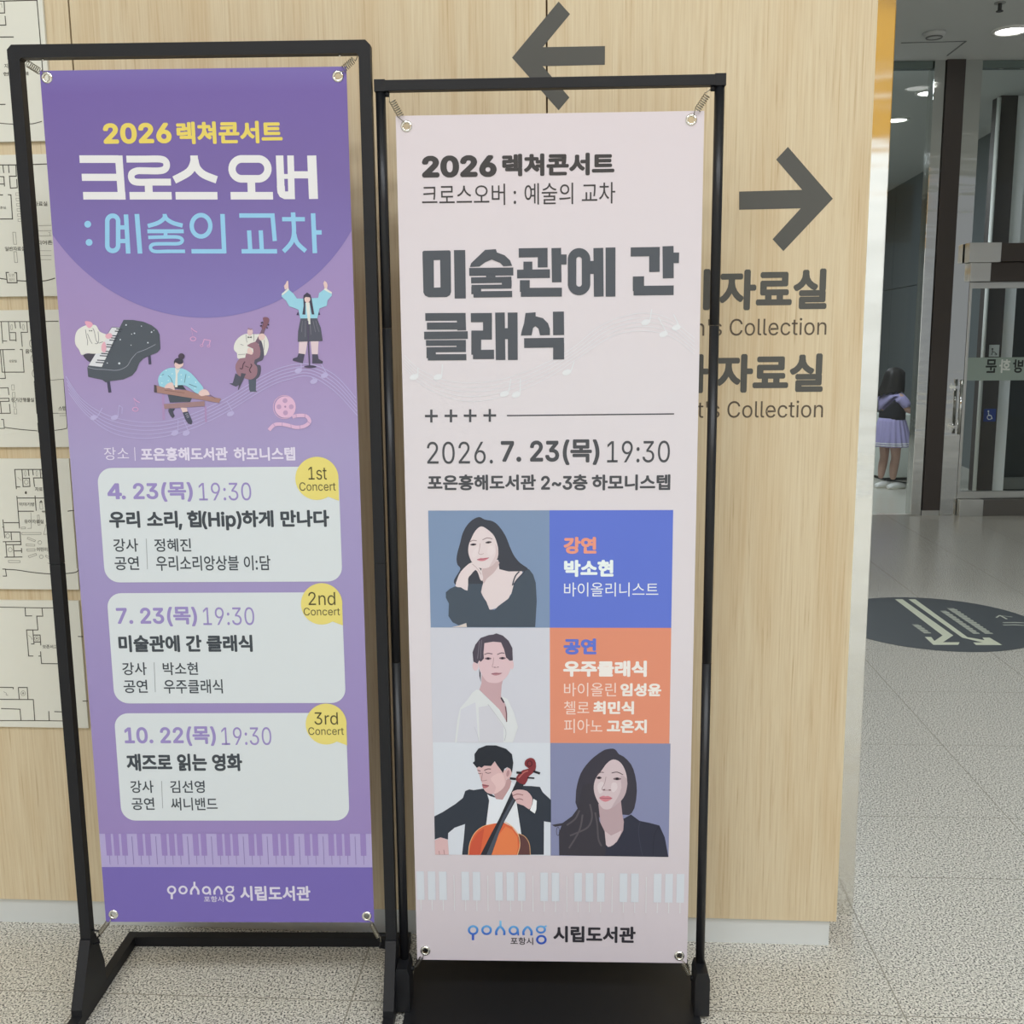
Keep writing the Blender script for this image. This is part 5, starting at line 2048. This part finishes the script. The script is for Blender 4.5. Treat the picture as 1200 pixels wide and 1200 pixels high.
for p in ([(510, 130), (500, 220), (490, 300)], [(530, 120), (522, 220), (520, 300)]):
    a.stroke(p, 8, (110, 104, 116), 5, sm=3)
for cx_, cy_ in ((592, 300), (730, 297)):
    a.ellipse((cx_, cy_), 32, 11, (120, 98, 108), 6)
    a.ellipse((cx_, cy_), 13, 12, (52, 42, 54), 7, n=14)
a.stroke([(556, 262), (590, 250), (634, 256)], 9, (112, 92, 102), 6, sm=3)
a.stroke([(680, 262), (720, 246), (750, 250)], 9, (112, 92, 102), 6, sm=3)
a.stroke([(646, 290), (640, 350), (632, 378), (668, 388), (692, 380)], 5, (170, 140, 148), 6, sm=3)
a.ellipse((656, 384), 8, 4, (120, 86, 98), 7, n=10)
a.ellipse((688, 382), 7, 4, (120, 86, 98), 7, n=10)
a.poly([(622, 446), (665, 434), (690, 438), (726, 440), (700, 456), (665, 464), (640, 458)], (174, 128, 138), 6, 2)
a.stroke([(622, 447), (675, 446), (726, 440)], 4, (120, 76, 88), 7, sm=3)
a.poly([(482, 598), (440, 630), (390, 700), (322, 778), (295, 900), (272, 1107), (830, 1107), (880, 960), (840, 820), (780, 690), (722, 662), (776, 780), (774, 915), (700, 790), (640, 730), (508, 604)], (206, 210, 213), 5)
a.poly([(330, 790), (470, 720), (500, 1107), (290, 1107)], (198, 200, 210), 6)
a.poly([(500, 770), (600, 750), (740, 960), (740, 1107), (510, 1107)], (196, 197, 206), 6)
a.stroke([(590, 740), (680, 860), (762, 990), (750, 1090)], 5, (176, 178, 186), 7, sm=3)
a.stroke([(460, 960), (490, 1040), (505, 1107)], 5, (182, 184, 194), 7, sm=3)
a.stroke([(716, 676), (745, 725)], 14, (70, 60, 72), 7)
a.stroke([(758, 760), (770, 830), (770, 910)], 10, (110, 76, 84), 7)
a.build('portrait_print', bb, 'portrait of a short-haired man in a white shirt')

# portrait 3
a = Art(PLB, 0.0005)
a.rect_uv(PLB.uv(508.5, 930)[0], v3, uc, v2, (202, 208, 217), 0)
a.T = Z(500, 868, 8)
SUIT = (50, 56, 66)
SK = (204, 172, 174)
a.poly([(530, 448), (440, 462), (400, 455), (362, 470), (340, 535), (270, 592), (150, 668), (72, 708), (76, 925), (130, 905), (200, 925), (202, 865), (262, 815), (360, 780), (348, 920), (332, 1068), (1098, 1068), (1100, 755), (1166, 765), (1166, 555), (1088, 482), (1062, 432), (980, 424), (800, 420), (640, 520)], SUIT, 1)
a.poly([(568, 500), (600, 520), (690, 545), (790, 380), (830, 420), (846, 600), (888, 880), (740, 900), (556, 800), (586, 560)], (214, 219, 226), 2)
a.poly([(624, 480), (700, 400), (770, 350), (796, 380), (780, 440), (712, 552), (650, 545)], (180, 146, 148), 3)
a.poly([(482, 235), (600, 215), (660, 195), (720, 260), (750, 330), (735, 420), (690, 470), (625, 498), (570, 488), (535, 450), (520, 395), (505, 360), (492, 310), (476, 280)], SK, 4, 2)
a.poly([(600, 350), (700, 300), (735, 400), (690, 468), (630, 496), (650, 430)], (214, 184, 184), 5, 3)
a.ellipse((764, 302), 34, 56, SK, 5, 0.2)
a.ellipse((762, 304), 14, 32, (170, 134, 138), 6, 0.2)
a.poly([(470, 252), (432, 205), (450, 190), (448, 125), (485, 72), (560, 42), (650, 42), (745, 74), (800, 125), (812, 205), (800, 300), (785, 262), (755, 246), (728, 262), (716, 302), (690, 265), (660, 225), (638, 190), (604, 235), (540, 232), (515, 252), (492, 240)], (42, 46, 54), 6)
a.stroke([(478, 274), (505, 282)], 8, (108, 84, 90), 6)
a.stroke([(540, 276), (575, 262), (602, 264)], 9, (108, 84, 90), 6, sm=2)
a.stroke([(484, 304), (502, 308), (514, 302)], 6, (96, 72, 78), 6, sm=2)
a.stroke([(548, 292), (575, 304), (602, 296)], 6, (96, 72, 78), 6, sm=2)
a.stroke([(524, 300), (516, 350), (516, 372), (545, 372), (566, 366)], 6, (160, 122, 126), 6, sm=3)
a.poly([(520, 405), (550, 408), (586, 420), (560, 440), (530, 444), (524, 424)], (176, 112, 118), 6, 2)
a.stroke([(522, 412), (555, 420), (584, 420)], 6, (84, 58, 66), 7, sm=2)
# cello
a.poly([(850, 1068), (875, 980), (860, 868), (920, 898), (960, 960), (972, 1068)], (92, 62, 62), 5)
a.stroke(smooth([(862, 868), (922, 898), (962, 965), (972, 1068)], 4, False), 7, (190, 150, 112), 6)
a.poly([(390, 1068), (402, 962), (450, 862), (530, 800), (620, 776), (720, 764), (800, 806), (856, 880), (872, 980), (850, 1068)], (206, 100, 66), 6)
a.poly([(610, 1068), (660, 900), (740, 800), (800, 830), (850, 900), (856, 1000), (840, 1068)], (216, 122, 78), 7)
a.poly([(400, 1040), (420, 950), (480, 860), (540, 820), (500, 1068), (400, 1068)], (192, 84, 62), 7)
a.stroke(smooth([(392, 1068), (404, 962), (452, 862), (530, 800), (620, 777)], 4, False), 6, (222, 178, 134), 8)
a.stroke(smooth([(735, 760), (805, 806), (860, 882), (874, 980), (850, 1068)], 4, False), 7, (222, 178, 134), 8)
a.poly([(845, 372), (912, 408), (850, 530), (735, 740), (680, 860), (608, 1068), (505, 1068), (600, 880), (680, 730)], (44, 46, 54), 9)
a.poly([(560, 1068), (640, 880), (720, 700), (845, 470), (860, 480), (700, 800), (606, 1068)], (74, 80, 92), 10)
a.poly([(838, 368), (860, 310), (905, 272), (958, 258), (922, 232), (922, 188), (960, 160), (1000, 164), (1024, 205), (1018, 280), (960, 330), (920, 410)], (124, 52, 58), 9, 2)
a.ring((965, 212), 22, 26, 10, (80, 36, 44), 10)
a.stroke([(860, 350), (910, 296), (950, 280)], 12, (176, 104, 100), 10, sm=3)
for p in ([(842, 296), (892, 298)], [(780, 350), (838, 356)], [(1000, 284), (1062, 304)], [(945, 344), (1010, 348)]):
    a.stroke(p, 22 if p[0][0] != 945 else 14, (40, 38, 44), 10)
a.poly([(800, 480), (830, 462), (872, 455), (940, 468), (985, 520), (992, 560), (985, 600), (962, 640), (910, 605), (850, 585), (832, 552), (812, 530), (806, 505)], SK, 10, 2)
a.stroke([(805, 515), (850, 496), (905, 506)], 8, (140, 96, 100), 11, sm=2)
a.stroke([(830, 552), (870, 540), (905, 552)], 8, (140, 96, 100), 11, sm=2)
a.poly([(1000, 540), (1032, 560), (1028, 640), (1014, 680), (968, 648), (992, 590)], (222, 226, 230), 10)
a.poly([(76, 932), (130, 904), (198, 926), (208, 1066), (80, 1066)], SK, 5)
a.stroke([(116, 1030), (122, 1066)], 5, (150, 110, 112), 6)
a.stroke([(160, 1020), (168, 1066)], 5, (150, 110, 112), 6)
a.build('portrait_print', bb, 'portrait of a man in a dark suit playing an orange cello')

# portrait 4
a = Art(PLB, 0.0005)
a.rect_uv(uc + 0.0006, v3, PLB.uv(784.5, 940)[0], v2, (128, 133, 166), 0)
a.T = Z(642, 868, 8.108)
SK, SKD, SKL = (198, 182, 187), (176, 154, 160), (208, 196, 200)
SUIT2 = (50, 52, 66)
HR = (60, 58, 68)
a.poly([(790, 700), (720, 740), (500, 780), (300, 700), (200, 740), (120, 830), (106, 900), (108, 1088), (1145, 1104), (1112, 920), (1060, 804), (960, 778), (870, 760)], SUIT2, 1)
a.poly([(620, 74), (560, 80), (520, 96), (440, 152), (370, 222), (312, 310), (278, 420), (266, 520), (285, 650), (480, 720), (560, 760), (700, 700), (770, 706), (822, 640), (846, 480), (830, 330), (790, 222), (720, 150), (676, 128), (650, 92)], HR, 2, 2)
a.poly([(480, 600), (694, 570), (708, 700), (722, 770), (716, 850), (655, 960), (592, 1006), (552, 990), (545, 890), (500, 780)], SKD, 3)
a.poly([(520, 840), (600, 900), (700, 850), (655, 955), (592, 1004), (552, 985)], SK, 4, 2)
a.poly([(620, 176), (560, 214), (510, 282), (458, 350), (436, 430), (446, 510), (482, 590), (520, 640), (560, 652), (600, 640), (660, 600), (718, 540), (748, 460), (752, 360), (730, 270), (684, 200)], SK, 5, 3)
a.poly([(690, 330), (752, 360), (748, 460), (718, 540), (660, 600), (600, 640), (660, 540), (700, 440)], (182, 164, 170), 6, 2)
a.poly([(500, 390), (470, 430), (490, 500), (530, 470), (530, 400)], SKL, 6, 3)
a.poly([(610, 400), (650, 400), (660, 450), (620, 490), (600, 450)], SKL, 6, 3)
a.poly([(285, 640), (230, 715), (140, 780), (36, 798), (70, 816), (130, 806), (105, 870), (110, 1085), (545, 1092), (552, 990), (540, 860), (490, 760), (468, 600), (440, 470), (420, 400), (330, 420)], (58, 56, 64), 4)
for p in ([(300, 660), (260, 740), (180, 800)], [(400, 600), (420, 720), (380, 820), (260, 880), (210, 900)], [(450, 680), (470, 800), (480, 930), (510, 1000)], [(330, 700), (300, 850), (200, 1020)]):
    a.stroke(p, 16, (84, 80, 86), 5, sm=4)
a.ring((96, 860), 14, 40, 6, (80, 78, 92), 2)
for (cx_, cy_), rx in (((486, 350), 26), ((658, 360), 38)):
    a.ellipse((cx_, cy_), rx, 12, (112, 92, 100), 7)
    a.ellipse((cx_, cy_ - 1), 15, 13, (40, 36, 44), 8, n=14)
a.stroke([(470, 318), (500, 298), (532, 300)], 8, (96, 82, 88), 7, sm=3)
a.stroke([(606, 304), (660, 296), (714, 322)], 9, (96, 82, 88), 7, sm=3)
a.stroke([(552, 340), (540, 400), (514, 455), (528, 470), (560, 468), (600, 470)], 6, (160, 138, 144), 7, sm=3)
a.ellipse((534, 462), 12, 6, (110, 80, 88), 8, n=10)
a.ellipse((588, 466), 12, 6, (110, 80, 88), 8, n=10)
a.poly([(488, 540), (525, 520), (548, 526), (572, 522), (612, 544), (580, 568), (545, 578), (512, 566)], (196, 128, 138), 7, 2)
a.stroke([(488, 540), (548, 546), (612, 544)], 5, (138, 76, 90), 8, sm=3)
a.stroke([(880, 760), (860, 850), (880, 1000), (900, 1090)], 5, (66, 68, 84), 3, sm=3)
a.stroke([(1060, 810), (1010, 900), (1000, 1090)], 5, (40, 42, 54), 3, sm=3)
a.build('portrait_print', bb, 'portrait of a woman with long dark hair over one shoulder')

# pale piano keys
a = Art(PLB, 0.0005)
a.T = Z(480, 1005, 3.53)
KW = (200, 206, 214)
sep = (PLB.uv(*a.T((1080, 80)))[0] - PLB.uv(*a.T((97, 80)))[0]) / 21
u0 = PLB.uv(*a.T((45, 110)))[0]
vt, vm, vb = PLB.uv(650, 1022.5)[1], PLB.uv(650, 1056)[1], PLB.uv(650, 1068.5)[1]
k, u = 0, u0
while u < BW:
    x0_, x1_ = max(-BW + 0.0005, u - 0.0083), min(BW - 0.0005, u + 0.0083)
    if k % 7 in (3, 6):
        a.rect_uv(u - 0.0011, vb, u + 0.0011, vt - 0.008, (208, 208, 212), 2)
    else:
        a.rect_uv(x0_, vm, x1_, vt, KW, 2)
        a.rect_uv(u - 0.0011, vb, min(u + 0.0011, BW - 0.0005), vm, (208, 208, 212), 2)
    u += sep
    k += 1
a.build('keyboard_print', bb, 'row of faint pale blue piano keys')

a = Art(PLB, 0.0006)
a.T = Z(540, 1070, 5.4545)
LG = grad_mat('blue_logo_print', PLB.uv(640, 1106)[1], PLB.uv(640, 1080)[1], [(0, (52, 84, 176)), (0.35, (58, 92, 184)), (0.65, (78, 140, 206)), (0.95, (128, 190, 226))])
for c in ((79, 108), (165, 108)):
    a.ring(c, 27, 25, 14, LG)
a.stroke([(78, 132), (78, 172)], 15, LG, 1)
a.stroke(smooth([(228, 140), (228, 114), (252, 86), (277, 114), (277, 140)], 5, False), 15, LG)
a.stroke([(254, 84), (254, 48)], 13, LG, 1)
a.ring((338, 110), 26, 24, 14, LG)
a.stroke([(366, 114), (368, 142)], 11, LG, 1)
a.stroke(smooth([(402, 140), (402, 114), (427, 88), (451, 114), (451, 142)], 5, False), 15, LG)
a.ring((512, 104), 26, 20, 13, LG)
a.ring((515, 169), 27, 24, 14, LG)
a.stroke([(530, 90), (548, 80)], 10, LG, 1)
a.text('포항시', (318, 154, 462, 201), (54, 52, 58), 2, 0.01)
a.text('시립도서관', (591, 83, 1117, 188), (46, 45, 52), 2, 0.036)
a.build('logo_print', bb, 'blue and black library logo')
